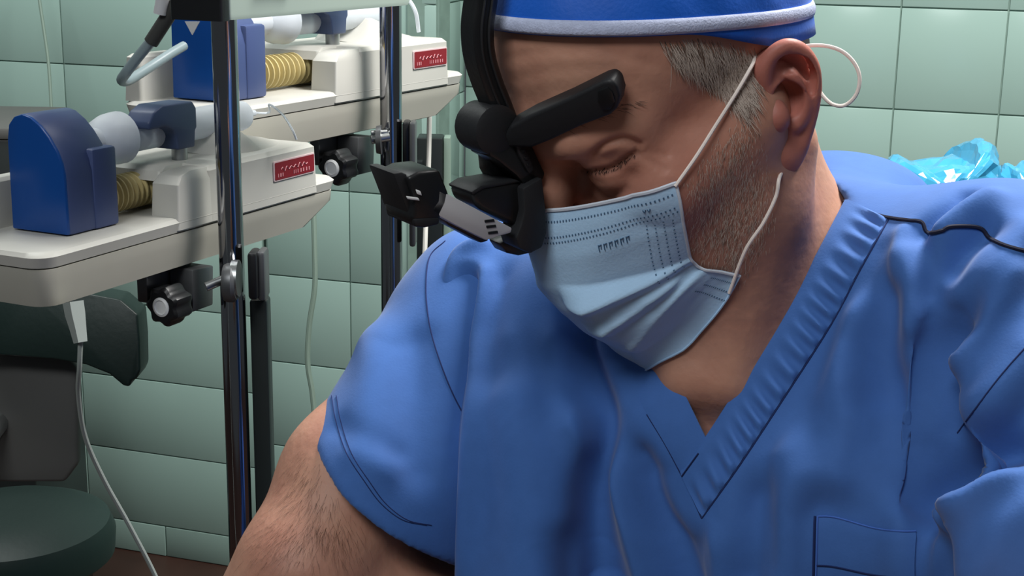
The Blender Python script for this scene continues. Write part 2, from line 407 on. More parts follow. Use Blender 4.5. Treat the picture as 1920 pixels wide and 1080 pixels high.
# power leads
pl = link('power_plug', tube_me([pxw(137, 566, 1.15), pxw(141, 590, 1.15), pxw(146, 615, 1.15), pxw(151, 642, 1.15)], [.0085, .0082, .0068, .0056], 4), M['plug'], pump1, True)
link('power_lead', tube_me(smooth_path([pxw(151, 636, 1.15), pxw(149, 690, 1.16), pxw(147, 740, 1.18), pxw(160, 820, 1.21), pxw(195, 900, 1.24), pxw(245, 990, 1.27), pxw(300, 1100, 1.3), pxw(330, 1200, 1.3)], 10), .0021, 8), M['plug'], pump1, True)
link('power_lead', tube_me(smooth_path([pxw(806, 175, 1.97), pxw(805, 230, 1.97), pxw(803, 320, 1.97), pxw(799, 400, 1.96), pxw(796, 480, 1.95), pxw(790, 620, 1.95)], 8), .0034, 8), M['cable'], pump2, True)
# dark jaw blocks on the far side of each pole
def pole(name, base, r, label, jaw_px, jz):
    root = empty(name, (base[0], base[1], 0)); tag(root, label, 'iv pole', 'chrome equipment poles')
    link('shaft', lathe_me([(r, .06), (r, 2.0)], (base[0], base[1], 0), (0, 0, 1), 32), M['chrome'], root, True)
    for i in range(5):
        t = 2*math.pi*i/5+.3; e = np.array([math.cos(t), math.sin(t), 0])
        b3 = np.array([base[0], base[1], 0])
        lg = link('foot', tube_me(smooth_path([b3+[0, 0, .10], b3+e*.08+[0, 0, .09], b3+e*.19+[0, 0, .065]], 5), .013, 10), M['steel'], root, True)
        link('castor', lathe_me([(.026, -.010), (.028, 0), (.026, .010)], b3+e*.19+[0, 0, .028], (-e[1], e[0], 0), 18), M['black'], lg, True)
    return root
q1 = on_plane(430, 350, L1(0, -.032, 0), np.array([-uv(Y1)[1], uv(Y1)[0], 0]))
pole1 = pole('iv_pole', q1, .0112, 'chrome pole in front of the nearest syringe pump', None, 1.3)
q2 = on_plane(733, 200, L2(0, -.030, 0), np.array([-uv(Y2)[1], uv(Y2)[0], 0]))
pole2 = pole('iv_pole', q2, .0130, 'chrome pole in front of the farther syringe pump', None, 1.7)
def zc(P): return float((np.asarray(P)-CAM)@BZ)
z1, z2 = zc(q1), zc(q2)
# dark rear post and jaw next to the first pole
dz = z1+.03
a0, a1 = pxw(468, 600, dz), pxw(502, 600, dz)
rp = link('rear_post', box_me((a0[0], a0[1], .05), (a1[0], a0[1]+.02, pxw(480, 560, dz)[2]), .003), M['standgreen'], pole1, True)
def block(parent, name, x0, x1, y0, y1, z, dep, m, bev=.003):
    A_, B_ = pxw(x0, (y0+y1)/2, z), pxw(x1, (y0+y1)/2, z); zt, zb = pxw(x0, y0, z)[2], pxw(x0, y1, z)[2]
    return link(name, box_me((A_[0], A_[1], zb), (B_[0], B_[1]+dep, zt), bev), m, parent, True)
block(pole1, 'jaw_block', 464, 482, 472, 566, z1-.004, .025, M['black'])
block(pole1, 'jaw_pad', 481, 497, 470, 568, z1+.002, .025, M['darksteel'])
def bolt_set(parent, p0, p1, r):
    p0, p1 = np.asarray(p0), np.asarray(p1)
    link('clamp_bolt', tube_me([p0, p1], r, 12), M['steel'], parent, True)
bolt_set(pole1, pxw(386, 538, z1-.016), pxw(424, 522, z1-.010), .0042)
lw = (np.array(pxw(440, 530, z1))-np.array(pxw(386, 530, z1)))
link('clamp_washer', lathe_me([(.016, 0), (.0175, .003), (.0175, .008), (.015, .011)], pxw(421, 530, z1-.014), lw, 22), M['darksteel'], pole1, True)
link('clamp_nut', lathe_me([(.0165, 0), (.0165, .006)], pxw(436, 522, z1-.012), lw, 20), M['steel'], pole1, True)
block(pole2, 'jaw_block', 754, 768, 228, 312, z2-.004, .03, M['black'])
block(pole2, 'jaw_pad', 767, 779, 226, 470, z2+.004, .03, M['darksteel'])
bolt_set(pole2, pxw(696, 262, z2-.016), pxw(730, 256, z2-.012), .0055)
bolt_set(pole2, pxw(696, 250, z2-.016), pxw(726, 248, z2-.012), .0035)
link('clamp_washer', lathe_me([(.016, 0), (.0175, .006)], pxw(706, 262, z2-.016), pxw(760, 262, z2)-pxw(706, 262, z2), 22), M['darksteel'], pole2, True)

# raised pale triangle on the farther plunger block
A2 = uv(Y2); cpl = L2(.062-.03-.0024, 0, 0)
tri = [on_plane(x, y, cpl, A2) for x, y in ((347, 40), (375, 40), (361, 66))]
em = prism_me([(0, 0), (1, 0), (2, 0)], lambda i, _, t: tuple(tri[int(i)]-A2*t), -.0006, .0008, .0002, 1)
link('pale_triangle', em, M['greylight'], pump2, True, False)
# device hung on the first pole above the pumps
dv = empty('infusion_monitor', pxw(430, 38, 1.14), math.radians(66)); tag(dv, 'black-faced pale device box at the top of the nearest pole', 'monitor')
link('case', zloft([(0, 0, .30, 0, .047), (.004, -.001, .302, -.001, .048), (.14, 0, .30, 0, .047)], .003), M['panel'], dv)
link('front_bezel', zloft([(-.0005, -.012, .0, -.001, .048), (.14, -.012, 0., -.001, .048)], .002), M['black'], dv)
link('pole_bracket', box_me((.04, -.012, .03), (.09, .0, .08), .002), M['darksteel'], dv)
# drooping hose with a dark sleeve
hz = empty('breathing_hose', pxw(232, 150, 1.34)); tag(hz, 'grey hose with dark sleeve drooping in a loop above the blue block', 'hose')
link('hose_tube', tube_me(smooth_path([pxw(283, 78, 1.30), pxw(255, 112, 1.31), pxw(236, 137, 1.32), pxw(228, 150, 1.34), pxw(240, 151, 1.37), pxw(275, 130, 1.40), pxw(318, 102, 1.43), pxw(345, 86, 1.45)], 8), [.0048]*57, 12), M['hose'], hz, True)
link('hose_sleeve', tube_me(smooth_path([pxw(345, -14, 1.28), pxw(318, 26, 1.29), pxw(283, 80, 1.30)], 8), .0066, 12), M['sleeve'], hz, True)
link('hose_collar', tube_me([pxw(300, 26, 1.285), pxw(306, -8, 1.28)], .006, 12), M['greylight'], hz, True)

# ------------------------------------------------------------------ other things behind the surgeon
def soft_pad_me(outline, fn, t0, t1, bev):
    return prism_me(outline, fn, t0, t1, bev, 4)
# swivel chair, lower left
zch = 2.0
ch = empty('swivel_chair', (pxw(60, 900, zch)[0]-.02, pxw(60, 900, zch)[1]+.1, 0)); tag(ch, 'dark green vinyl swivel chair in the lower left corner', 'chair')
def camprism(pts, z, depth, bev, seg=3):
    return prism_me([(x, y) for x, y in pts], lambda u, v, t: tuple(pxw(u, v, z)+np.array([0, t, 0])), 0, depth, bev, seg)
link('backrest', camprism([(-60, 555), (60, 548), (160, 550), (225, 562), (258, 590), (262, 640), (263, 695), (255, 712), (246, 714), (243, 726), (231, 724), (205, 702), (160, 684), (100, 674), (0, 666), (-60, 668)], zch, .05, .008), M['vinyl'], ch, True)
cs = pxw(20, 985, 1.62)
link('seat', lathe_me([(.02, -.05), (.098, -.048), (.112, -.036), (.114, -.012), (.108, .004), (.085, .014), (.04, .017), (.001, .017)], cs, (0, 0, 1), 48), M['vinyl2'], ch, True)
link('back_panel', camprism([(-60, 660), (60, 662), (128, 668), (146, 690), (146, 870), (120, 905), (-60, 905)], zch+.055, .02, .006), M['greycab'], ch, True)
cb = np.array([cs[0], cs[1]])
link('column', lathe_me([(.025, .10), (.025, cs[2]-.05)], (cb[0], cb[1], 0), (0, 0, 1), 20), M['steel'], ch, True)
link('back_bracket', tube_me(smooth_path([(cb[0], cb[1], cs[2]-.06), (cb[0]-.15, cb[1]+.20, cs[2]-.06), (cb[0]-.17, pxw(20, 800, zch)[1]+.14, cs[2]-.02), (cb[0]-.17, pxw(20, 700, zch)[1]+.14, pxw(20, 700, zch)[2])], 6), .014, 10), M['steel'], ch, True)
for i in range(5):
    t = 2*math.pi*i/5; e = np.array([math.cos(t), math.sin(t), 0]); c3 = np.array([cb[0], cb[1], 0])
    lg = link('leg', tube_me([c3+[0, 0, .11], c3+e*.25+[0, 0, .07]], [.02, .014], 8), M['black2'], ch, True)
    link('castor', lathe_me([(.026, -.012), (.028, 0), (.026, .012)], c3+e*.25+[0, 0, .0282], (-e[1], e[0], 0), 16), M['black'], lg, True)
# dark cabinet whose edge shows at the left border
cz = pxw(22, 240, 2.45)
cab = empty('equipment_cabinet', (cz[0]-.2, cz[1]+.15, 0)); tag(cab, 'dark grey equipment cabinet at the left border, behind the blue plunger block', 'cabinet')
link('carcass', box_me((cz[0]-.4, cz[1], .06), (cz[0]+.0, cz[1]+.3, cz[2]-.02), .004), M['standgreen'], cab, True)
link('top', box_me((cz[0]-.405, cz[1]-.004, cz[2]-.02), (cz[0]+.004, cz[1]+.3, cz[2]), .004), M['greycab'], cab, True)
for i in (0, 1): link('foot', box_me((cz[0]-.38+.33*i, cz[1]+.02, 0), (cz[0]-.34+.33*i, cz[1]+.28, .06), .002), M['black2'], cab, True)
# black stand between the far pole and the headset
zs = 2.25
st = empty('equipment_stand', (pxw(812, 500, zs)[0], pxw(812, 500, zs)[1]+.03, 0)); tag(st, 'black equipment stand between the farther pole and the headset', 'stand')
sa, sb = pxw(781, 300, zs), pxw(830, 300, zs); stop = pxw(800, 257, zs)[2]
link('column', box_me((sa[0], sa[1], .05), (sb[0], sa[1]+.05, stop), .003), M['standgreen'], st, True)
sc_ = pxw(844, 300, zs)
link('side_rail', box_me((sb[0]+.001, sa[1]+.004, .05), (sc_[0], sa[1]+.04, stop), .002), M['cablegrey'], st, True)
link('foot', box_me((sa[0]-.15, sa[1]-.12, 0), (sb[0]+.15, sa[1]+.2, .05), .006), M['black2'], st, True)
wt = pxw(758, 320, zs-.03); wt2 = pxw(776, 298, zs-.03)
link('connector', box_me((wt[0], wt[1], wt[2]), (wt2[0], wt[1]+.02, wt2[2]), .003), M['cable'], st, True)
link('connector_arm', box_me((wt[0], wt[1]+.016, wt[2]+.004), (sa[0]+.01, sa[1]+.01, wt[2]+.012), .001), M['standgreen'], st, True)
# leads hanging in front of the wall
wc = link('wall_lead', tube_me(smooth_path([pxw(588, 395, 2.2), pxw(590, 470, 2.2), pxw(590, 540, 2.2), pxw(580, 610, 2.2), pxw(577, 680, 2.2), pxw(586, 740, 2.2), pxw(588, 800, 2.2), pxw(570, 900, 2.2), pxw(560, 1100, 2.2)], 8), .0042, 8), M['cablegrey']); tag(wc, 'thin grey-green lead hanging between the two poles', 'cable')
wc = link('wall_lead', tube_me(smooth_path([pxw(66, -60, 3.0), pxw(74, 0, 3.0), pxw(83, 60, 3.0), pxw(91, 120, 3.0), pxw(96, 200, 3.0), pxw(99, 320, 3.0), pxw(104, 560, 3.0)], 8), .0036, 8), M['cablegrey']); tag(wc, 'thin lead running down the tiles at upper left', 'cable')

# crumpled blue bags on a steel trolley at right
zb = 2.05
def bag(outline, z, label, seed, c):
    r_ = np.random.default_rng(seed)
    P = np.array([pxw(x, y, z) for x, y in outline]); cen = P.mean(0); n = np.array([0, 1., 0])
    nu, nv = 34, 16; V = []; F = []
    O = smooth_path(np.vstack([P, P[:1]]), 6); idx = np.linspace(0, len(O)-1, nu, endpoint=False).astype(int); O = O[idx]
    ph = r_.uniform(0, 6, 12); fr = r_.uniform(60, 170, 12); dr = r_.normal(size=(12, 3)); dr /= np.linalg.norm(dr, axis=1)[:, None]
    for j in range(nv+1):
        t = math.pi*j/nv; rad = math.sin(t)**.6; off = -math.cos(t)*.07
        for i in range(nu):
            p = cen+(O[i]-cen)*rad+n*off
            dsp = sum(abs(math.sin(fr[k]*(p@dr[k])+ph[k]))-.5 for k in range(12))*.0024
            q = p-cen; q = q/(np.linalg.norm(q)+1e-6); V.append(p+q*dsp*min(1, rad*2))
    for j in range(nv):
        for i in range(nu): F.append((j*nu+i, j*nu+(i+1) % nu, (j+1)*nu+(i+1) % nu, (j+1)*nu+i))
    me = mesh('bag', V, F); bm = bmesh.new(); bm.from_mesh(me); bmesh.ops.remove_doubles(bm, verts=bm.verts, dist=.0004); bmesh.ops.recalc_face_normals(bm, faces=bm.faces); bm.to_mesh(me); bm.free()
    o = link('plastic_bag', me, M['bag'], smooth=False); tag(o, label, 'plastic bag', 'crumpled blue bags behind the shoulder'); return o
bag([(1655, 325), (1680, 300), (1700, 298), (1720, 310), (1760, 303), (1790, 300), (1808, 300), (1822, 272), (1840, 266), (1858, 280), (1862, 330), (1858, 420), (1850, 470), (1760, 475), (1680, 470), (1652, 400)], zb, 'crumpled turquoise plastic bag with a tall point beside the ear', 3, 0)
bag([(1880, 332), (1896, 314), (1912, 318), (1940, 310), (1990, 330), (2000, 400), (1995, 468), (1930, 474), (1882, 468), (1876, 390)], zb-.02, 'crumpled turquoise plastic bag at the right border', 5, 0)
tp = pxw(1800, 505, zb)
tr = empty('steel_trolley', (tp[0], tp[1], 0)); tag(tr, 'steel trolley under the blue bags behind the shoulder', 'trolley')
link('top', box_me((tp[0]-.16, tp[1]-.15, tp[2]-.02), (tp[0]+.30, tp[1]+.18, tp[2]+.004), .003), M['steel'], tr, True)
for sx in (-.145, .285):
    for sy in (-.135, .165): link('leg', lathe_me([(.012, 0), (.012, tp[2]-.02)], (tp[0]+sx, tp[1]+sy, 0), (0, 0, 1), 14), M['steel'], tr, True)

# ------------------------------------------------------------------ signed distance modelling (frame: camera axes in metres)
class Grid:
    def __init__(s, O, X, Y, Z, lo, hi, h):
        s.R = np.stack([X, Y, Z], 1); s.O = np.asarray(O, float); s.lo = np.asarray(lo, float); s.h = h
        s.n = np.ceil((np.asarray(hi)-s.lo)/h).astype(int)+1
        s.D = np.full(s.n, .5, np.float32)
    def block(s, c, r):
        """index range covering sphere (c,r) given in camera coords"""
        q = (np.asarray(c)-s.O)@s.R
        a = np.clip(np.floor((q-r-s.lo)/s.h).astype(int), 0, s.n); b = np.clip(np.ceil((q+r-s.lo)/s.h).astype(int)+1, 0, s.n)
        return a, b
    def pts(s, a, b):
        ax = [s.lo[i]+s.h*np.arange(a[i], b[i]) for i in range(3)]
        G = np.stack(np.meshgrid(*ax, indexing='ij'), -1).astype(np.float32)
        return (G@s.R.T.astype(np.float32)+s.O.astype(np.float32))
    def op(s, prim, k=.01, mode='u'):
        c, r, fn = prim
        a, b = s.block(c, r+k+3*s.h)
        if np.any(b-a <= 0): return
        P = s.pts(a, b); d = fn(P).astype(np.float32)
        sl = tuple(slice(a[i], b[i]) for i in range(3)); D = s.D[sl]
        if mode == 'u':
            h = np.maximum(k-np.abs(D-d), 0)/k; s.D[sl] = np.minimum(D, d)-h*h*k*.25
        elif mode == 's':
            d = -d; h = np.maximum(k-np.abs(D-d), 0)/k; s.D[sl] = np.maximum(D, d)+h*h*k*.25
    def mesh(s):
        D = s.D; neg = D < 0; n = s.n
        cnt = np.zeros(n-1, np.int8)
        cs = [(i, j, k) for i in (0, 1) for j in (0, 1) for k in (0, 1)]
        for c in cs: cnt += neg[c[0]:n[0]-1+c[0], c[1]:n[1]-1+c[1], c[2]:n[2]-1+c[2]]
        act = np.argwhere((cnt > 0) & (cnt < 8)); idx = np.full(n-1, -1, np.int32); idx[tuple(act.T)] = np.arange(len(act))
        val = np.stack([D[act[:, 0]+c[0], act[:, 1]+c[1], act[:, 2]+c[2]] for c in cs], 1)
        C = np.array(cs, float); S = np.zeros((len(act), 3)); W = np.zeros(len(act))
        for i in range(8):
            for j in range(i+1, 8):
                if np.abs(C[i]-C[j]).sum() == 1:
                    va, vb = val[:, i], val[:, j]; mk = (va < 0) != (vb < 0)
                    t = np.where(mk, va/(va-vb+1e-20), 0); S += mk[:, None]*(C[i]+t[:, None]*(C[j]-C[i])); W += mk
        V = s.lo+s.h*(act+S/W[:, None]); V = V@s.R.T+s.O
        F = []
        for ax in range(3):
            u, v = [(1, 2), (2, 0), (0, 1)][ax]
            sl0 = [slice(1, n[i]-1) for i in range(3)]; sl1 = list(sl0)
            sl0[ax] = slice(0, n[ax]-1); sl1[ax] = slice(1, n[ax])
            A, Bq = neg[tuple(sl0)], neg[tuple(sl1)]
            e = np.argwhere(A != Bq); off = np.array([1, 1, 1]); off[ax] = 0; e = e+off
            fl_ = neg[tuple(e.T)]
            du = np.zeros(3, int); du[u] = 1; dv = np.zeros(3, int); dv[v] = 1
            q = np.stack([idx[tuple((e-du-dv).T)], idx[tuple((e-dv).T)], idx[tuple(e.T)], idx[tuple((e-du).T)]], 1)
            q[~fl_] = q[~fl_][:, ::-1]; F.append(q)
        F = np.vstack(F); F = F[(F >= 0).all(1)]
        if np.linalg.det(s.R) < 0: F = F[:, ::-1].copy()
        return V, F
def ell(c, r, Rm=None):
    c = np.asarray(c, float); r = np.asarray(r, float)
    def fn(P):
        q = P-c.astype(np.float32)
        if Rm is not None: q = q@Rm.astype(np.float32)
        k0 = np.linalg.norm(q/r, axis=-1); k1 = np.linalg.norm(q/(r*r), axis=-1)
        return k0*(k0-1)/np.maximum(k1, 1e-6)
    return (c, float(r.max()), fn)
def cone(a, b, ra, rb):
    a = np.asarray(a, float); b = np.asarray(b, float)
    def fn(P):
        ab = b-a; t = np.clip(((P-a.astype(np.float32))@ab.astype(np.float32))/(ab@ab), 0, 1)
        return np.linalg.norm(P-a.astype(np.float32)-t[..., None]*ab.astype(np.float32), axis=-1)-(ra+(rb-ra)*t)
    return ((a+b)/2, float(np.linalg.norm(b-a)/2+max(ra, rb)), fn)
def ball(c, r): return cone(c, np.asarray(c)+1e-4, r, r)
def union_chain(g, pts, rs, k, inner=True):
    for i in range(len(pts)-1): g.op(cone(pts[i], pts[i+1], rs[i], rs[i+1]), k)
def poly2d(P, poly):
    """signed distance (metres at the point's depth) to a pixel polygon seen from the camera"""
    z = np.maximum(P[..., 2], .05); X = P[..., 0]/z*FPX+960; Y = P[..., 1]/z*FPX+540
    n = len(poly); best = np.full(X.shape, 1e9, np.float32); ins = np.zeros(X.shape, bool)
    for i in range(n):
        x0, y0 = poly[i]; x1, y1 = poly[(i+1) % n]
        dx, dy = x1-x0, y1-y0; t = np.clip(((X-x0)*dx+(Y-y0)*dy)/(dx*dx+dy*dy), 0, 1)
        best = np.minimum(best, np.hypot(X-x0-t*dx, Y-y0-t*dy))
        c = ((y0 > Y) != (y1 > Y)); xi = x0+(Y-y0)*dx/(dy if abs(dy) > 1e-6 else 1e-6); ins ^= (c & (X < xi))
    return np.where(ins, -best, best)*z/FPX
def smooth_mesh(V, F, it=2, lam=.5):
    e = np.vstack([F[:, [0, 1]], F[:, [1, 2]], F[:, [2, 3]], F[:, [3, 0]]]); V = V.copy()
    for _ in range(it):
        S = np.zeros_like(V); C = np.zeros(len(V))
        for a, b in ((0, 1), (1, 0)):
            for k in range(3): S[:, k] += np.bincount(e[:, a], V[e[:, b], k], len(V))
            C += np.bincount(e[:, a], minlength=len(V))
        V += lam*(S/np.maximum(C, 1)[:, None]-V)
    return V
def vnormals(V, F):
    n = np.cross(V[F[:, 2]]-V[F[:, 0]], V[F[:, 3]]-V[F[:, 1]]); N = np.zeros_like(V)
    for j in range(4):
        for k in range(3): N[:, k] += np.bincount(F[:, j], n[:, k], len(V))
    return N/(np.linalg.norm(N, axis=1)[:, None]+1e-12)
def bvh(V, F): return BVHTree.FromPolygons([tuple(v) for v in V.tolist()], [tuple(f) for f in F.tolist()])
def cast(tree, x, y, z0=.2):
    d = Vector(((x-960)/FPX, (y-540)/FPX, 1.)); o = d*z0; r = tree.ray_cast(o, d.normalized())
    return (None, None) if r[0] is None else (np.array(r[0]), np.array(r[1]))
def cast_path(tree, pts, n=10, lift=0., fallback=.8):
    Q = smooth_path([(x, y, 0) for x, y in pts], n); out = []; last = fallback
    for x, y, _ in Q:
        p, nn = cast(tree, x, y)
        if p is None: p = px(x, y, last)
        else:
            last = p[2]
            if nn@p > 0: nn = -nn
            p = p+nn*lift
        out.append(p)
    return np.array(out)
def path_dist(V, path):
    D = np.full(len(V), 1e9)
    lo, hi = path.min(0)-.08, path.max(0)+.08; sel = np.where(((V > lo) & (V < hi)).all(1))[0]; Q = V[sel]; d = np.full(len(sel), 1e9)
    for i in range(len(path)-1):
        a, b = path[i], path[i+1]; ab = b-a; t = np.clip(((Q-a)@ab)/(ab@ab+1e-12), 0, 1)
        d = np.minimum(d, np.linalg.norm(Q-a-t[:, None]*ab, axis=1))
    D[sel] = d; return D

# head frame: forward, up, left columns in camera axes, origin midway between the ears
HR = np.array([[-.7506, -.3955, .5293], [.5764, -.7836, .2319], [-.3231, -.4791, -.8161]])
HO = np.array([.0949, -.1049, .8130])
HF, HU, HL = HR[:, 0], HR[:, 1], HR[:, 2]
def hd(f, u, l): return HO+HR@np.array([f, u, l])
def to_head(P): return (np.asarray(P)-HO)@HR
def on_L(x, y, l):
    d = np.array([(x-960)/FPX, (y-540)/FPX, 1.]); t = ((HO+HL*l)@HL)/(d@HL); return d*t
# torso landmarks
RA = px(918, 592, .975); LA = px(1900, 600, .79)
TS = (LA-RA)/np.linalg.norm(LA-RA); WU = np.array([0, 0, 1.])@BM.T
TF = np.cross(TS, WU); TF /= np.linalg.norm(TF); TU0 = np.cross(TF, TS)
al = math.radians(10); TU = TU0*math.cos(al)+TF*math.sin(al); TFL = TF*math.cos(al)-TU0*math.sin(al)
TO = (RA+LA)/2; TR = np.stack([TS, TU, TFL], 1)
def td(s, u, f): return TO+TR@np.array([s, u, f])
R_EL = px(545, 1175, .895); R_WR = px(1020, 1150, .925)
L_EL = px(2010, 1330, .70); L_WR = px(1500, 1400, .56)
NB = px(1422, 530, .875)                 # neck base centre

def head_prims(g):
    H = hd; R3 = HR
    def E(f, u, l, a, b, c, k): 
        g.op(ell(H(f, u, l), (a, b, c), R3), k)
        if l: g.op(ell(H(f, u, -l), (a, b, c), R3), k)
    def C(p, q, ra, rb, k, sym=True):
        g.op(cone(H(*p), H(*q), ra, rb), k)
        if sym and (p[2] or q[2]): g.op(cone(H(p[0], p[1], -p[2]), H(q[0], q[1], -q[2]), ra, rb), k)
    E(-.005, .047, 0, .085, .086, .0715, .01)
    E(.036, .060, 0, .051, .055, .060, .025)
    E(.045, -.045, 0, .045, .070, .054, .03)
    C((.082, .034, .0), (.080, .034, .028), .011, .012, .02)
    C((.080, .034, .028), (.063, .030, .049), .012, .010, .02)
    E(.058, -.008, .043, .024, .018, .019, .025)
    C((.056, -.006, .054), (.0, .0, .064), .012, .011, .025)
    C((.005, .0, .060), (.010, -.055, .053), .014, .016, .03)
    C((.010, -.055, .053), (.068, -.098, .020), .017, .014, .03)
    E(.073, -.098, 0, .022, .020, .026, .02)
    E(.032, -.045, .038, .034, .040, .023, .03)
    E(.088, -.058, 0, .016, .024, .028, .02)
    # orbit, eyeball under a lowered lid
    for s in (1, -1):
        g.op(ell(H(.089, .011, .033*s), (.014, .0125, .020), R3), .016, 's')
    E(.0722, .0105, .033, .0145, .0122, .0165, .004)
    C((.0800, .0215, .018), (.0815, .0220, .034), .0035, .0045, .008)
    C((.0815, .0220, .034), (.066, .0165, .053), .0045, .0035, .008)
    C((.0795, -.002, .022), (.073, -.004, .040), .002, .002, .010)
    C((.073, -.004, .040), (.064, .003, .052), .002, .002, .010)
    # nose
    C((.087, .022, 0), (.096, .006, 0), .0075, .0080, .012, False)
    C((.096, .006, 0), (.108, -.024, 0), .0085, .0105, .012, False)
    E(.099, -.029, .0125, .011, .009, .007, .008)
    # neck
    g.op(cone(H(-.028, -.012, 0), NB, .047, .052), .03)
    g.op(cone(H(.026, -.070, 0), NB+TR@np.array([0, -.01, .020]), .040, .042), .035)
    for s in (1, -1):
        g.op(cone(H(-.018, -.030, .056*s), td(.018+.012*s, -.005, .075), .015, .011), .02)
def torso_prims(g, o=0.):
    """o: outward offset of every form"""
    g.op(cone(px(1590, 548, .905), LA+TR@np.array([-.02, .004, -.005]), .050+o, .050+o), .04)
    g.op(cone(px(1300, 600, .93), RA+TR@np.array([.02, .006, -.005]), .050+o, .048+o), .04)
    for s in (-1, 1):
        g.op(ell(td(.085*s, -.115, .040), (.105+o, .085+o, .065+o), TR), .05)
    g.op(ell(td(.005, -.17, -.02), (.172+o, .25+o, .112+o), TR), .05)
    g.op(ell(px(1555, 468, .975), (.070+o, .058+o, .05+o)), .04)
    g.op(ell(td(.005, -.38, -.01), (.165+o, .13+o, .12+o), TR), .05)

I3 = np.eye(3)
person = empty('person', tuple(cw(td(0, -.48, 0))*np.array([1, 1, 0])))
tag(person, 'surgeon in blue scrubs and cap, head bowed to the left, wearing mask and headset', 'person')
pl_ = pmat(person)

# --- scrub top, first pass (smooth form)
HEMC = px(738, 880, .915); hem_n = (HEMC-RA)/np.linalg.norm(HEMC-RA); cut_n = np.array([-.60, .74, .20]); cut_n /= np.linalg.norm(cut_n)
gs = Grid((0, 0, 0), I3[0], I3[1], I3[2], (-.13, -.15, .60), (.42, .47, 1.13), .0026)
torso_prims(gs, .010)
gs.op(cone(px(1010, 640, .915), px(992, 820, .895), .034, .034), .05); gs.op(cone(px(992, 820, .895), px(990, 1180, .86), .034, .034), .05)      # hanging front panel, right side
gs.op(cone(td(.06, -.10, .085), td(.05, -.33, .115), .03, .05), .06)
gs.op(cone(LA, LA+(L_EL-LA)*.62, .070, .074), .045); gs.op(cone(px(1735, 640, .86), px(1730, 1100, .83), .04, .05), .04)
gs.op(cone(px(1110, 600, .895), px(1262, 800, .850), .034, .034), .03)
V0, F0 = gs.mesh(); V0 = smooth_mesh(V0, F0, 2); tree_0 = bvh(V0, F0)      # before the neck opening is cut
vp = cast_path(tree_0, [(1764, 600), (1758, 670), (1754, 770), (1750, 880), (1748, 1000), (1746, 1130)], 4)
for dz_ in (0., .006, .012):
    for i in range(len(vp)-1):
        f0, f1 = min(1, i/14), min(1, (i+1)/14); o0, o1 = np.array([.004, 0, 1.])*dz_*f0, np.array([.004, 0, 1.])*dz_*f1
        gs.op(cone(vp[i]+o0, vp[i+1]+o1, .0015+.0065*f0, .0015+.0065*f1), .012, 's')
V_NECK = [(1322, 826), (1240, 674), (1178, 540), (1140, 400), (1200, 150), (1480, 150), (1512, 272), (1537, 322), (1590, 376), (1474, 606)]
gs.op((px(1380, 500, .85), .32, lambda P: np.maximum(poly2d(P, V_NECK), P[..., 2]-.955)), .004, 's')
# right sleeve, open at the hem
gsl = Grid((0, 0, 0), I3[0], I3[1], I3[2], (-.16, -.06, .80), (.08, .25, 1.09), .0026)
gsl.op(cone(RA+hem_n*-.004, HEMC+hem_n*.08, .058, .056), .01)
gsl.op(cone(RA+hem_n*.02, HEMC+TR@np.array([.010, -.025, 0]), .055, .060), .03)
gsl.op((HEMC, .14, lambda P: -((P-(HEMC+cut_n*.007).astype(np.float32))@cut_n.astype(np.float32))), .004, 's')
gsl.op(cone(HEMC-hem_n*.03, HEMC+hem_n*.10, .049, .050), .004, 's')

Vs, Fs = gs.mesh(); Vl, Fl = gsl.mesh()
Vs = smooth_mesh(Vs, Fs, 2); Vl = smooth_mesh(Vl, Fl, 6)
tree_s = bvh(Vs, Fs); tree_l = bvh(Vl, Fl)

def fold(V, N, tree, pts, wd, amp, one=None, fallback=.85):
    path = cast_path(tree, pts, 6, fallback=fallback); d = path_dist(V, path)
    m_ = (d < wd*3) & ((N*V).sum(1) < .3*np.linalg.norm(V, axis=1)*.3); V[m_] += N[m_]*(amp*(np.exp(-np.sqrt((d[m_]/wd)**2+.12)*1.4)*1.4 if one else np.exp(-(d[m_]/wd)**2))*(WBAND[m_] if len(V) == len(WBAND) else 1.))[:, None]
Ns = vnormals(Vs, Fs)
dB = np.minimum(path_dist(Vs, cast_path(tree_0, [(1625, 394), (1568, 496), (1513, 600), (1438, 716), (1358, 840), (1300, 925)], 6)), path_dist(Vs, cast_path(tree_0, [(1180, 630), (1232, 722), (1296, 846)], 6)))
dB = np.minimum(dB, path_dist(Vs, cast_path(tree_0, [(1545, 985), (1545, 1080), (1600, 1080), (1600, 1000), (1660, 1010), (1660, 1085), (1705, 1085), (1700, 1005)], 6))+.004)
WBAND = np.clip((dB-.014)/.016, 0, 1)
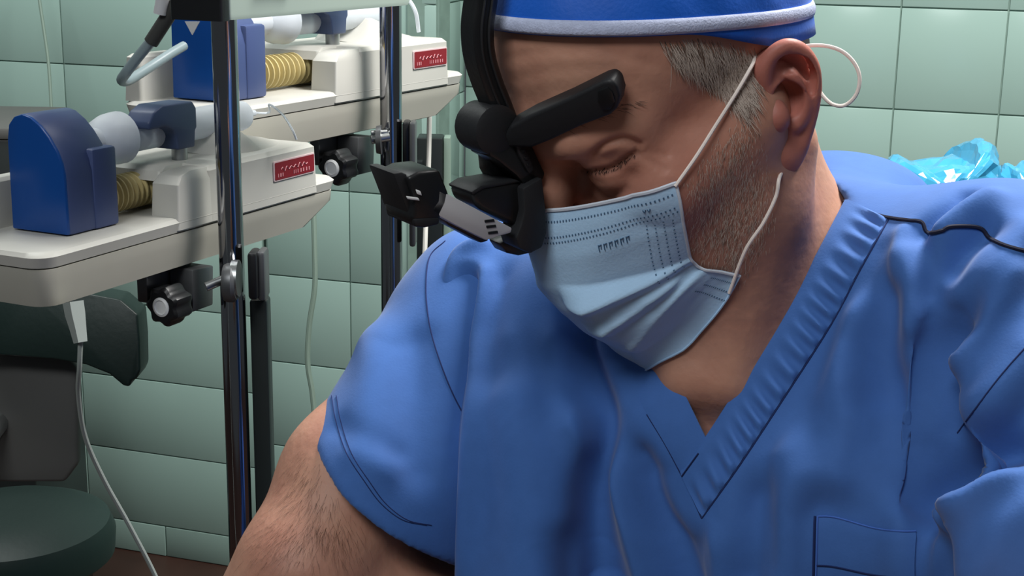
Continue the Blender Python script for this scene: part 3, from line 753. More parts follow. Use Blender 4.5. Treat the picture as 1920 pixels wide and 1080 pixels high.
FOLDS = [
 ([(905, 462), (867, 487), (845, 560), (823, 640)], .008, .006),
 ([(882, 530), (872, 620), (866, 690)], .010, -.007),
 ([(905, 520), (898, 640), (890, 760), (884, 900), (880, 1090)], .010, .006),
 ([(1085, 590), (1105, 700), (1128, 800), (1120, 940), (1130, 1090)], .012, -.010),
 ([(1100, 800), (1140, 880), (1180, 980), (1225, 1100)], .014, .010),
 ([(1205, 860), (1250, 980), (1290, 1100)], .012, -.006),
 ([(960, 760), (985, 900), (1000, 1090)], .018, .006),
 ([(1050, 640), (1060, 800), (1050, 960)], .016, .005),
 ([(1410, 930), (1400, 1090)], .014, -.007),
 ([(1480, 860), (1500, 980), (1490, 1090)], .018, .006),
 ([(1702, 480), (1712, 540), (1708, 610)], .009, .004),
 ([(1660, 560), (1650, 640), (1640, 740)], .012, -.006),
 ([(1600, 590), (1590, 680), (1600, 800), (1570, 900)], .016, .006),
 ([(1655, 720), (1680, 820), (1690, 930)], .014, -.006),
 ([(1745, 560), (1733, 640), (1726, 760), (1722, 900), (1718, 1090)], .0105, -.004),
 ([(1805, 600), (1790, 700), (1780, 800)], .012, -.005),
 ([(1900, 520), (1850, 600), (1800, 690), (1760, 800)], .010, .008),
 ([(1905, 830), (1850, 845), (1800, 880), (1758, 960)], .014, -.014),
 ([(1925, 826), (1870, 880), (1810, 945), (1740, 1070)], .010, .010),
 ([(1930, 660), (1880, 740), (1860, 800)], .012, .006),
 ([(1735, 424), (1770, 395), (1812, 364)], .007, -.006),
 ([(1765, 430), (1800, 400), (1850, 372)], .010, .005),
 ([(1780, 500), (1810, 460), (1845, 428)], .010, -.008),
 ([(1860, 520), (1900, 470), (1930, 440)], .012, .006),
 ([(1640, 470), (1620, 520), (1600, 560)], .008, -.005),
 ([(1690, 440), (1680, 500), (1665, 560)], .008, .003),
 ([(1720, 450), (1730, 500), (1740, 545)], .008, -.004),
]
for pts, wd, amp in FOLDS: fold(Vs, Ns, tree_s, pts, wd*.85, amp*1.5)
SHARP = [
 ([(884, 500), (868, 560), (850, 640), (838, 700)], .010, .007), ([(930, 520), (915, 600), (905, 700)], .014, -.008),
 ([(1112, 826), (1136, 880), (1165, 930), (1192, 1000), (1225, 1100)], .012, .010), ([(1078, 700), (1100, 780), (1118, 860), (1140, 960), (1160, 1090)], .012, -.009),
 ([(960, 640), (1000, 760), (1010, 900), (1000, 1090)], .018, .007), ([(1040, 700), (1060, 860), (1070, 1090)], .014, -.007),
 ([(1215, 900), (1250, 1000), (1280, 1100)], .010, -.007), ([(1330, 985), (1345, 1040), (1350, 1100)], .008, .006), ([(1318, 980), (1300, 1040), (1290, 1100)], .008, -.005),
 ([(1640, 470), (1610, 540), (1590, 620), (1580, 720)], .010, .006), ([(1620, 640), (1650, 720), (1640, 820)], .012, -.008),
 ([(1560, 760), (1540, 860), (1500, 940)], .012, .006), ([(1450, 840), (1440, 940), (1450, 1060)], .012, -.006),
 ([(1790, 640), (1775, 740), (1772, 850)], .010, -.004),
 ([(1930, 600), (1870, 690), (1830, 760)], .010, .007), ([(1930, 760), (1880, 800), (1820, 830)], .010, -.008), ([(1930, 850), (1860, 900), (1800, 970), (1750, 1060)], .010, .008),
 ([(1675, 450), (1660, 520), (1640, 580)], .007, -.005), ([(1840, 480), (1800, 540), (1780, 600)], .010, .006), ([(1880, 500), (1840, 570), (1810, 640)], .010, -.006),
 ([(1930, 950), (1880, 1000), (1830, 1090)], .012, .006),
]
for pts, wd, amp in SHARP: fold(Vs, Ns, tree_s, pts, wd, amp, True)
Nl = vnormals(Vl, Fl)
for pts, wd, amp in [([(690, 620), (700, 700), (690, 800), (700, 880)], .016, .006), ([(780, 640), (775, 740), (785, 880)], .012, -.004), ([(640, 800), (700, 830), (740, 850)], .008, -.003), ([(660, 860), (720, 880)], .008, .003)]:
    fold(Vl, Nl, tree_l, pts, wd, amp)
# soft overall unevenness of the cloth
def wav(V, N, a, sd):
    r_ = np.random.default_rng(sd); d_ = np.zeros(len(V))
    for k in range(7):
        v = r_.normal(size=3); v /= np.linalg.norm(v); d_ += np.sin(V@v*r_.uniform(40, 110)+r_.uniform(0, 6))
    V += N*(d_*a/7*(WBAND if len(V) == len(WBAND) else 1.))[:, None]
wav(Vs, Ns, .003, 4); wav(Vl, Nl, .003, 5)
Vs = smooth_mesh(Vs, Fs, 4); Vl = smooth_mesh(Vl, Fl, 2)
Ns = vnormals(Vs, Fs); Nl = vnormals(Vl, Fl)
def np_mesh(V, F):
    me = bpy.data.meshes.new('np'); V = np.asarray(V, np.float32); F = np.asarray(F, np.int32)
    me.vertices.add(len(V)); me.vertices.foreach_set('co', V.ravel())
    k = F.shape[1]; me.loops.add(len(F)*k); me.loops.foreach_set('vertex_index', F.ravel())
    me.polygons.add(len(F)); me.polygons.foreach_set('loop_start', np.arange(0, len(F)*k, k, dtype=np.int32)); me.polygons.foreach_set('loop_total', np.full(len(F), k, np.int32))
    me.update(calc_edges=True); me.validate(); return me
top = link('scrub_top', np_mesh(np.vstack([cw(Vs), cw(Vl)]), np.vstack([Fs, Fl+len(Vs)])), M['scrub'], person, True); top['label'] = 'blue v-neck scrub top'
tree_s = bvh(Vs, Fs); tree_l = bvh(Vl, Fl)

# --- body: head, neck, chest at fine resolution; torso and arms below the cloth
gh = Grid(HO, HF, HU, HL, (-.135, -.27, -.14), (.155, .15, .15), .0016)
head_prims(gh); torso_prims(gh, -.010)
Vh, Fh = gh.mesh(); Vh = smooth_mesh(Vh, Fh, 1, .4)
ga = Grid((0, 0, 0), I3[0], I3[1], I3[2], (-.24, -.12, .44), (.50, .50, 1.12), .0035)
torso_prims(ga, -.024)
A1_, A2_ = px(672, 900, .915), px(580, 1080, .885)
ga.op(cone(RA, A1_, .046, .0465), .02); ga.op(cone(A1_, A2_, .0465, .044), .02); ga.op(cone(A2_, R_EL, .042, .041), .02)
ga.op(cone(LA+TS*.01-TFL*.012, L_EL-TFL*.012, .036, .038), .02)
for EL, WR in ((R_EL, R_WR), (L_EL, L_WR)):
    mid = EL+(WR-EL)*.35
    ga.op(ell(EL, (.043, .043, .043)), .02); ga.op(cone(EL, mid, .042, .044), .02); ga.op(cone(mid, WR, .044, .028), .02)
    dr = (WR-EL)/np.linalg.norm(WR-EL); dn = np.array([0, 1., .2]); dn -= dr*(dn@dr); dn /= np.linalg.norm(dn); sd = np.cross(dr, dn)
    pal = WR+dr*.05
    ga.op(ell(pal, (.050, .040, .018), np.stack([dr, sd, dn], 1)), .02)
    for i, (o_, ln) in enumerate(((-.030, .052), (-.010, .066), (.010, .070), (.029, .060))):
        k0 = pal+dr*.035+sd*o_; k1 = k0+dr*ln*.5+dn*.010; k2 = k1+dr*ln*.25+dn*.022; k3 = k2+dn*.020
        ga.op(cone(k0, k1, .0105, .0095), .004); ga.op(cone(k1, k2, .0095, .0088), .004); ga.op(cone(k2, k3, .0088, .0078), .004)
    t0 = WR+dr*.02+sd*.028; t1 = t0+dr*.035+sd*.022+dn*.012; t2 = t1+dr*.03+dn*.016
    ga.op(cone(t0, t1, .014, .011), .012); ga.op(cone(t1, t2, .011, .009), .004)
Va, Fa = ga.mesh(); Va = smooth_mesh(Va, Fa, 2)

# --- ear in its own fine grid (joined to the same body mesh)
def make_ear():
    T0 = hd(0, 0, .071); n = HL*.92+HF*.40; n /= np.linalg.norm(n)
    def E(x, y, lift=0.):
        d = np.array([(x-960)/FPX, (y-540)/FPX, 1.]); t = (T0@n)/(d@n); return d*t+n*lift
    ctr = E(1478, 195); ux = E(1528, 195)-E(1428, 195); ux /= np.linalg.norm(ux); uy = np.cross(n, ux)
    g = Grid(ctr, ux, uy, n, (-.030, -.045, -.022), (.030, .045, .020), .0009)
    ol = [(1428, 118), (1445, 90), (1470, 76), (1497, 86), (1518, 112), (1525, 150), (1524, 195), (1514, 240), (1502, 280), (1484, 308), (1462, 314), (1450, 285), (1443, 250), (1430, 220), (1424, 170)]
    pc = np.array([((E(x, y)-ctr)@ux, (E(x, y)-ctr)@uy) for x, y in ol])
    def plate(P):
        q = P-ctr.astype(np.float32); X = q@ux.astype(np.float32); Y = q@uy.astype(np.float32); Zz = q@n.astype(np.float32)
        best = np.full(X.shape, 1e9); ins = np.zeros(X.shape, bool); m_ = len(pc)
        for i in range(m_):
            x0, y0 = pc[i]; x1, y1 = pc[(i+1) % m_]; dx, dy = x1-x0, y1-y0
            t = np.clip(((X-x0)*dx+(Y-y0)*dy)/(dx*dx+dy*dy), 0, 1); best = np.minimum(best, np.hypot(X-x0-t*dx, Y-y0-t*dy))
            c = ((y0 > Y) != (y1 > Y)); xi = x0+(Y-y0)*dx/(dy if abs(dy) > 1e-9 else 1e-9); ins ^= (c & (X < xi))
        d2 = np.where(ins, -best, best)+.0005
        return np.maximum(d2, np.abs(Zz+.001)-.0035)
    g.op((ctr, .05, plate), .003)
    def ch(pts, rs, k, mode='u'):
        Q = smooth_path([E(x, y, l) for x, y, l in pts], 5); R_ = np.interp(np.linspace(0, 1, len(Q)), np.linspace(0, 1, len(rs)), rs)
        for i in range(len(Q)-1): g.op(cone(Q[i], Q[i+1], R_[i], R_[i+1]), k, mode)
    g.op(ell(E(1470, 192, -.009), (.014, .018, .0065), np.stack([ux, uy, n], 1)), .004)
    # concha and scapha hollows
    ch([(1450, 128, .003), (1472, 108, .003), (1496, 112, .003), (1511, 138, .003), (1515, 170, .003)], [.0030, .0044, .0042, .0036, .002], .002, 's')
    # rim of the helix and its crus
    ch([(1452, 178, -.001), (1434, 160, .002), (1429, 128, .003), (1444, 97, .004), (1470, 82, .0045), (1497, 91, .0045), (1516, 118, .0045), (1522, 155, .004), (1520, 195, .003), (1511, 240, .002), (1500, 272, .001)], [.0022, .0027, .0030, .0033, .0034, .0033, .0032, .0031, .003, .003], .002)
    ch([(1440, 168, .001), (1462, 160, .000), (1480, 166, -.001)], [.003, .0026, .0018], .004)
    # antihelix with its fork
    ch([(1466, 122, .002), (1488, 140, .004), (1503, 168, .003), (1503, 200, .003), (1494, 224, .003)], [.0022, .0030, .0032, .0030, .003], .003)
    g.op(ell(E(1470, 184, .004), (.0088, .0108, .0115), np.stack([ux, uy, n], 1)), .002, 's')
    g.op(ell(E(1463, 212, .003), (.0045, .007, .010), np.stack([ux, uy, n], 1)), .002, 's')
    ch([(1455, 130, .005), (1474, 112, .005), (1496, 116, .005), (1510, 140, .005), (1514, 168, .005)], [.0030, .0046, .0046, .0038, .002], .0015, 's')
    g.op(ball(E(1484, 230, .003), .0042), .004)                    # antitragus
    ch([(1444, 196, .003), (1448, 214, .006), (1446, 228, .003)], [.0036, .0046, .0036], .005)    # tragus
    g.op(ell(E(1476, 287, .001), (.0092, .0112, .0055), np.stack([ux, uy, n], 1)), .006)          # lobe
    g.op(ball(E(1462, 290, -.001), .0070), .006); g.op(ball(E(1444, 250, -.003), .005), .008); g.op(ball(E(1436, 130, -.004), .006), .008); g.op(ball(E(1440, 190, -.006), .008), .006)
    V, F = g.mesh(); return smooth_mesh(V, F, 1, .4), F
Ve, Fe = make_ear()
He = to_head(Ve); Hm = He*np.array([1, 1, -1]); Vm = HO+Hm@HR.T; Fm = Fe[:, ::-1]

tree_h = bvh(Vh, Fh); Nh = vnormals(Vh, Fh)
def crease(pts, wd, amp): fold(Vh, Nh, tree_h, pts, wd, amp, fallback=.72)
for pts, wd, amp in [
 ([(1098, 322), (1130, 320), (1150, 315), (1172, 300), (1192, 287)], .0017, -.0022),      # closed lash line
 ([(1112, 290), (1140, 270), (1170, 262), (1198, 272)], .0022, -.0028),                   # lid fold
 ([(1105, 340), (1140, 345), (1180, 330), (1205, 310)], .0035, -.0005),
 ([(1200, 288), (1225, 286), (1250, 292)], .0020, -.0010), ([(1202, 296), (1226, 304), (1248, 318)], .0020, -.0010),
 ([(950, 110), (1040, 95), (1140, 100), (1220, 120)], .0035, -.0006), ([(960, 150), (1050, 130), (1150, 128)], .0035, -.0005),
]: crease(pts, wd, amp)
Vb = np.vstack([Vh, Va, Ve, Vm]); Fb = np.vstack([Fh, Fa+len(Vh), Fe+len(Vh)+len(Va), Fm+len(Vh)+len(Va)+len(Ve)])
# drop the buried faces of the coarse torso inside the fine one and the wall of the fine grid's border
me = np_mesh(cw(Vb), Fb)
# pigment: r = ruddiness, g = beard shadow, b = dark lash line / brow
Hb = to_head(Vb); F_, U_, L_ = Hb[:, 0], Hb[:, 1], np.abs(Hb[:, 2])
sm = lambda x, a, b: np.clip((x-a)/(b-a), 0, 1)**2*(3-2*np.clip((x-a)/(b-a), 0, 1))
tint = np.zeros((len(Vb), 4), np.float32); tint[:, 3] = 1
near = (np.abs(F_) < .2) & (U_ > -.2) & (L_ < .12)
tint[:, 0] = near*.35*np.exp(-(((F_-.06)/.05)**2+((U_+.02)/.05)**2)); tint[len(Vh)+len(Va):, 0] = .75
beard = sm(-U_, .005, .03)*sm(.125+U_, 0, .03)*sm(F_+.012, 0, .02)
tint[:, 1] = near*np.where(np.arange(len(Vb)) < len(Vh), beard, 0)
lp = path_dist(Vb, cast_path(tree_h, [(1098, 322), (1130, 320), (1150, 315), (1172, 300), (1192, 287)], 6))
tint[:, 2] = .95*np.exp(-(lp/.0020)**2)
ca = me.color_attributes.new('tint', 'FLOAT_COLOR', 'POINT'); ca.data.foreach_set('color', tint.ravel())
body = link('body', me, M['skin'], person, True)
tree_h = bvh(Vh, Fh); tree_a = bvh(Va, Fa)

# --- ribbons, seams, pocket on the cloth
def lift_path(tree, pts, n, lift): return cast_path(tree, pts, n, lift)
def resample(P, n):
    d = np.r_[0, np.cumsum(np.linalg.norm(np.diff(P, axis=0), axis=1))]; t = np.linspace(0, d[-1], n)
    return np.stack([np.interp(t, d, P[:, k]) for k in range(3)], 1)
def px_lines(inner, outer, n, mrows):
    A = resample(smooth_path([(x, y, 0) for x, y in inner], 8), n); B_ = resample(smooth_path([(x, y, 0) for x, y in outer], 8), n)
    return [[A[i]+(B_[i]-A[i])*j/(mrows-1) for j in range(mrows)] for i in range(n)]
def ribbon(name, tree, inner, outer, n, mrows, lift, mtl, parent, pucker=0., period=.011, fallback=.82):
    """raised strip between two pixel lines laid on the cloth; returns object and top grid"""
    G = px_lines(inner, outer, n, mrows); top_, bot_ = [], []; last = np.array([0, 0, fallback])
    for i in range(n):
        for j in range(mrows):
            x, y, _ = G[i][j]; p, nn = cast(tree, x, y)
            if p is None: p = px(x, y, last[2]); nn = np.array([0, 0, -1.])
            last = p
            if nn@p > 0: nn = -nn
            top_.append(p); bot_.append(nn)
    Pm = np.array(top_).reshape(n, mrows, 3); Nn = np.array(bot_).reshape(n, mrows, 3)
    for _ in range(3):
        Nn[1:-1] = (Nn[:-2]+2*Nn[1:-1]+Nn[2:])/4; Pm[1:-1] = (Pm[:-2]+2*Pm[1:-1]+Pm[2:])/4
    Nn /= np.linalg.norm(Nn, axis=2)[..., None]
    s_ = np.r_[0, np.cumsum(np.linalg.norm(np.diff(Pm[:, mrows//2], axis=0), axis=1))]
    w_ = np.linspace(0, 1, mrows)
    pk = pucker*np.sin(2*math.pi*s_/period+np.sin(s_*90)*1.2)[:, None]*np.clip((w_-.25)/.5, 0, 1)[None]*np.clip((1.02-w_)/.1, 0, 1)[None]
    edge = np.minimum(1, np.minimum(w_, 1-w_)*8+.35)[None]
    T_ = Pm+Nn*(lift*edge+pk)[..., None]; B2 = Pm-Nn*.003
    V = np.vstack([T_.reshape(-1, 3), B2.reshape(-1, 3)]); F = []; o_ = n*mrows
    for i in range(n-1):
        for j in range(mrows-1):
            a, b, c, d_ = i*mrows+j, i*mrows+j+1, (i+1)*mrows+j+1, (i+1)*mrows+j; F.append((a, b, c, d_)); F.append((o_+d_, o_+c, o_+b, o_+a))
    ring = [i*mrows for i in range(n)]+[(n-1)*mrows+j for j in range(1, mrows)]+[i*mrows+mrows-1 for i in range(n-2, -1, -1)]+[j for j in range(mrows-2, 0, -1)]
    for i in range(len(ring)): a, b = ring[i], ring[(i+1) % len(ring)]; F.append((a, b, o_+b, o_+a))
    me = mesh(name, cw(V), F); bm = bmesh.new(); bm.from_mesh(me); bmesh.ops.recalc_face_normals(bm, faces=bm.faces); bm.to_mesh(me); bm.free(); autosmooth(me, 50)
    o = bpy.data.objects.new(name, me); me.materials.append(mtl); COL.objects.link(o); o.parent = parent; me.transform(pl_.inverted()); return o, T_
def seam(name, tree, pts, r, mtl, parent, lift=.0002, n=8):
    return link(name, tube_me(cw(lift_path(tree, pts, n, lift)), r, 6), mtl, parent, True)
nb1, _ = ribbon('neckband', tree_0, [(1240, 648), (1252, 672), (1316, 806), (1330, 836)], [(1200, 750), (1213, 775), (1277, 886), (1290, 912)], 40, 8, .0012, M['scrub'], top)
nb2, T2 = ribbon('neckband', tree_0, [(1584, 376), (1525, 488), (1464, 600), (1395, 708), (1327, 813), (1276, 884)], [(1664, 412), (1612, 505), (1562, 600), (1480, 728), (1390, 865), (1318, 968)], 150, 12, .0020, M['scrub'], top, .0016, .0100)
seam('seam_line', tree_s, [(1666, 413), (1613, 507), (1563, 602), (1481, 730), (1391, 867), (1317, 971)], .00045, M['scrubseam'], top)
seam('seam_line', tree_s, [(1213, 777), (1250, 838), (1290, 915), (1316, 972)], .00045, M['scrubseam'], top)
link('seam_line', tube_me(cw(T2[-14:, 1]+np.array([0, 0, -.0006])), .0004, 5), M['scrubseam'], top, True)
seam('seam_line', tree_s, [(1512, 280), (1522, 312), (1545, 340), (1568, 360), (1585, 377), (1615, 392), (1652, 406), (1700, 414), (1728, 417), (1738, 436), (1765, 433), (1783, 425), (1835, 427), (1858, 448), (1890, 463), (1935, 474)], .0011, M['piping'], top, .0006)
seam('seam_line', tree_s, [(1940, 632), (1880, 700), (1830, 765), (1795, 812)], .0004, M['scrubseam'], top)
seam('armhole_seam', tree_l, [(835, 452), (806, 482), (799, 540), (804, 600), (816, 650), (835, 705), (852, 745), (866, 772)], .00045, M['scrubseam'], top)
for dx in (0, 9):
    seam('hem_stitch', tree_l, [(622+dx, 742), (630+dx, 790), (650+dx, 850), (685+dx, 905), (715+dx, 945), (755+dx, 975), (800+dx, 985)], .0003, M['scrubseam'], top)
pk_, Tp = ribbon('chest_pocket', tree_s, [(1533, 968), (1565, 969), (1640, 990), (1690, 996), (1716, 996)], [(1529, 1110), (1560, 1112), (1640, 1125), (1690, 1130), (1714, 1130)], 24, 12, .0016, M['scrub'], top)
for path_ in (Tp[:, 0], Tp[0, :]):
    link('pocket_stitch', tube_me(cw(path_+np.array([0, 0, -.0004])), .0005, 5), M['stitch'], pk_, True)
link('pocket_stitch', tube_me(cw(Tp[:, 7]+np.array([0, 0, -.0003])), .0005, 5), M['scrubseam'], pk_, True)
link('pocket_edge', tube_me(cw(Tp[0, :]+np.array([-.0012, 0, .0006])), .0007, 5), M['scrubseam'], pk_, True)

# --- surgical cap
CC = np.array([-.006, .050, 0.])
def cap_ring(u0, k, dip, off, nphi=96):
    """points on the head where U = u0 + k F - dip(phi)"""
    out = []
    for i in range(nphi):
        ph = 2*math.pi*i/nphi; cdir = np.array([math.cos(ph), 0, math.sin(ph)])
        lo_, hi_ = -1.2, 1.45
        for _ in range(26):
            th = (lo_+hi_)/2; v = cdir*math.cos(th)+np.array([0, math.sin(th), 0]); p = hit_head(v)
            if p[1]-k*p[0]-u0+dip(ph) > 0: hi_ = th
            else: lo_ = th
        out.append(th)
    return np.array(out)
def hit_head(v):
    w_ = HR@v; r = tree_h.ray_cast(Vector(HO+HR@CC), Vector(w_))
    if r[0] is None: return CC+v*.09
    return to_head(np.array(r[0]))
KB, U0 = .50, .0540
dip_f = lambda ph: .011*float(sm(np.array(-math.cos(ph)+.45), 0, .7))
th_b = cap_ring(U0, KB, dip_f, 0)
NP = 96; rings = 26; V = []; F = []
for j in range(rings+1):
    for i in range(NP):
        ph = 2*math.pi*i/NP; t = j/rings; th = th_b[i]+(math.pi/2-th_b[i])*t
        v = np.array([math.cos(ph)*math.cos(th), math.sin(th), math.sin(ph)*math.cos(th)]); p = hit_head(v)
        q = p-CC; L_q = np.linalg.norm(q)
        wr = .0012*math.sin(ph*17+2*math.sin(t*5))*math.sin(math.pi*min(1, t*1.4))**2*(.4+.6*math.sin(ph*5+t*9)**2)
        V.append(p+q/L_q*(.0042+.012*math.sin(t*math.pi/2)**2*.4+wr))
for j in range(rings):
    for i in range(NP): F.append((j*NP+i, (j+1)*NP+i, (j+1)*NP+(i+1) % NP, j*NP+(i+1) % NP))
V = HO+np.array(V)@HR.T
me = mesh('cap', cw(V), F); bm = bmesh.new(); bm.from_mesh(me); bmesh.ops.remove_doubles(bm, verts=bm.verts, dist=.0003); bmesh.ops.recalc_face_normals(bm, faces=bm.faces); bm.to_mesh(me); bm.free()
capo = link('surgical_cap', me, M['cap'], person, True); capo['label'] = 'bright blue surgical cap'
md = capo.modifiers.new('thickness', 'SOLIDIFY'); md.thickness = .0016; md.offset = -1
th_1 = cap_ring(U0+.0005, KB, lambda ph: 0., 0); th_2 = cap_ring(U0+.0085, KB, lambda ph: 0., 0)
V = []; F = []; RB = 6
for j in range(RB):
    for i in range(NP):
        ph = 2*math.pi*i/NP; th = th_1[i]+(th_2[i]-th_1[i])*j/(RB-1)
        v = np.array([math.cos(ph)*math.cos(th), math.sin(th), math.sin(ph)*math.cos(th)]); p = hit_head(v); q = p-CC
        V.append(p+q/np.linalg.norm(q)*(.0050+.0010*math.sin(math.pi*j/(RB-1))))
for j in range(RB-1):
    for i in range(NP): F.append((j*NP+i, (j+1)*NP+i, (j+1)*NP+(i+1) % NP, j*NP+(i+1) % NP))
tb = link('trim_band', mesh('band', cw(HO+np.array(V)@HR.T), F), M['capband'], capo, False); tb.data.transform(pl_.inverted()); tb['label'] = 'pale elastic trim band'
md = tb.modifiers.new('thickness', 'SOLIDIFY'); md.thickness = .0022; md.offset = 1

# --- hair, beard, arm hair (uncountable strands)
def in_poly(x, y, poly):
    ins = False; n = len(poly)
    for i in range(n):
        x0, y0 = poly[i]; x1, y1 = poly[(i+1) % n]
        if (y0 > y) != (y1 > y) and x < x0+(y-y0)*(x1-x0)/(y1-y0): ins = not ins
    return ins
def seg_d(x, y, a, b):
    dx, dy = b[0]-a[0], b[1]-a[1]; t = max(0, min(1, ((x-a[0])*dx+(y-a[1])*dy)/(dx*dx+dy*dy))); return math.hypot(x-a[0]-t*dx, y-a[1]-t*dy)
def strands(name, tree, poly, n, ln, wd, dirfn, mtl, lift=.25, mirror=True, seed=1, zmax=2., feather=1.):
    r_ = np.random.default_rng(seed); xs = [p[0] for p in poly]; ys = [p[1] for p in poly]; V = []; F = []; k = 0; tries = 0
    while k < n and tries < n*20:
        tries += 1; x = r_.uniform(min(xs), max(xs)); y = r_.uniform(min(ys), max(ys))
        if not in_poly(x, y, poly): continue
        de = min(seg_d(x, y, poly[i_], poly[(i_+1) % len(poly)]) for i_ in range(len(poly)))
        if r_.uniform() > min(1., de/feather+.03): continue
        p, nn = cast(tree, x, y)
        if p is None or p[2] > zmax: continue
        if nn@p > 0: nn = -nn
        dx, dy = dirfn(x, y, r_); d_ = np.array([dx, dy, 0.]); d_ -= nn*(d_@nn); d_ /= np.linalg.norm(d_)+1e-9
        L_ = ln*r_.uniform(.5, 1.2); s_ = np.cross(nn, d_)*wd*r_.uniform(.6, 1.2); mid = p+d_*L_*.5+nn*L_*lift; tip = p+d_*L_+nn*L_*lift*1.2+s_*r_.normal()*4
        for mir in ((0, 1) if mirror else (0,)):
            pts = np.array([p-s_, p+s_, mid-s_*.8, mid+s_*.8, tip])
            if mir: pts = HO+(to_head(pts)*np.array([1, 1, -1]))@HR.T
            b = len(V); V.extend(pts); F += [(b, b+1, b+3, b+2), (b+2, b+3, b+4)]
        k += 1
    o = link(name, mesh(name, cw(np.array(V)), F), mtl, person, True); tag(o, kind='stuff'); return o
M['hairbrown'] = mat('hair_brown', srgb(108, 88, 76), .5)
temple = [(1232, 74), (1300, 66), (1428, 92), (1428, 130), (1412, 200), (1395, 232), (1370, 205), (1338, 168), (1292, 140), (1252, 118)]
dt = lambda x, y, r_: (.55+r_.normal()*.18, 1.+r_.normal()*.1)
strands('hair', tree_h, temple, 1300, .0125, .00014, dt, M['hairgrey'], .12, seed=2, feather=28)
strands('hair', tree_h, temple, 800, .0115, .00014, dt, M['hairbrown'], .10, seed=3, feather=28)
beard_poly = [(1395, 215), (1432, 235), (1440, 300), (1452, 330), (1458, 420), (1440, 480), (1405, 530), (1360, 560), (1330, 500), (1295, 490), (1272, 340), (1310, 300), (1350, 250)]
db = lambda x, y, r_: (-.25+r_.normal()*.25, 1.)
strands('beard', tree_h, beard_poly, 1900, .0034, .00010, db, M['hairgrey'], .30, seed=4, feather=55)
strands('beard', tree_h, beard_poly, 700, .0034, .00009, db, M['hairbrown'], .30, seed=5, feather=55)
M['lash'] = mat('lashes', srgb(20, 14, 12), .9)
strands('eyelashes', tree_h, [(1100, 318), (1150, 310), (1192, 284), (1196, 290), (1152, 321), (1100, 328)], 70, .0022, .00016, lambda x, y, r_: (-.2+r_.normal()*.2, 1.), M['lash'], .2, seed=6)
strands('eyebrow', tree_h, [(1000, 250), (1100, 215), (1180, 185), (1215, 190), (1205, 205), (1150, 215), (1060, 248), (1000, 268)], 60, .006, .00010, lambda x, y, r_: (.9, .1+r_.normal()*.3), M['hairbrown'], .12, seed=7)
arm_poly = [(575, 820), (640, 930), (700, 1010), (690, 1080), (430, 1080), (445, 1000), (500, 890)]
strands('arm_hair', tree_a, arm_poly, 650, .011, .00005, lambda x, y, r_: (-.35+.004*(x-560)+r_.normal()*.25, 1.), M['armhair'], .12, False, 8, zmax=1.2, feather=60)

# --- mask (head frame grid), top-level thing worn by the surgeon
def mask_material():
    m_ = mat('mask_fabric', srgb(178, 213, 244), .75, var=.03, vscale=60, bump=.12, bscale=600, spec=.2)
    b = m_.node_tree.nodes['Principled BSDF']; return m_
M['mask'] = mask_material()
vc = np.array([0, .12, .28, .45, .60, .78, .90, 1.])
fc = np.array([.1085, .1150, .1210, .1245, .1225, .1135, .1000, .0800]); uc = np.array([.001, -.010, -.024, -.043, -.0595, -.083, -.104, -.123])
vs_ = np.array([0, .30, .56, .66, .80, 1.])
side = []
for x, y in ((1266, 341), (1280, 412), (1294, 478), (1311, 497), (1348, 503), (1386, 511)):
    p, nn = cast(tree_h, x, y); nn = -nn if nn@p > 0 else nn; side.append(to_head(p+nn*.0025))
side = np.array(side); fs_, us_, ls_ = side[:, 0], side[:, 1], side[:, 2]
def mask_pt(u, v):
    s = 1 if u >= 0 else -1; a = abs(u)
    Fc, Uc = np.interp(v, vc, fc), np.interp(v, vc, uc); Fs_, Us_, Ls = np.interp(v, vs_, fs_), np.interp(v, vs_, us_), np.interp(v, vs_, ls_)
    tw_ = 1.45+.35*v; a_ = a
    p = np.array([Fs_+(Fc-Fs_)*(1-a_**tw_), Uc+(Us_-Uc)*a_**(1.3+.4*v), s*Ls*a_**(.92)])
    return p
NU, NV = 81, 91
us = np.linspace(-1, 1, NU); vv = np.linspace(0, 1, NV)
Pm = np.array([[mask_pt(u, v) for u in us] for v in vv])
for _ in range(4): Pm[1:-1] = (Pm[:-2]+2*Pm[1:-1]+Pm[2:])/4
for _ in range(2): Pm[:, 1:-1] = (Pm[:, :-2]+2*Pm[:, 1:-1]+Pm[:, 2:])/4
du = np.gradient(Pm, axis=1); dv = np.gradient(Pm, axis=0); Nm = np.cross(du, dv); Nm /= np.linalg.norm(Nm, axis=2)[..., None]+1e-9
if Nm[NV//2, NU//2, 0] < 0: Nm = -Nm
for j in range(NV):
    for i in range(NU):
        w0 = HO+HR@Pm[j, i]; q_, n_, _, _ = tree_h.find_nearest(Vector(w0)); q_ = np.array(q_); n_ = np.array(n_)
        if (w0-q_)@n_ < .002: Pm[j, i] = to_head(q_+n_*.002)
for _ in range(2): Pm[1:-1, 1:-1] = (Pm[:-2, 1:-1]+Pm[2:, 1:-1]+Pm[1:-1, :-2]+Pm[1:-1, 2:]+4*Pm[1:-1, 1:-1])/8
du = np.gradient(Pm, axis=1); dv = np.gradient(Pm, axis=0); Nm = np.cross(du, dv); Nm /= np.linalg.norm(Nm, axis=2)[..., None]+1e-9
if Nm[NV//2, NU//2, 0] < 0: Nm = -Nm
disp = np.zeros((NV, NU))
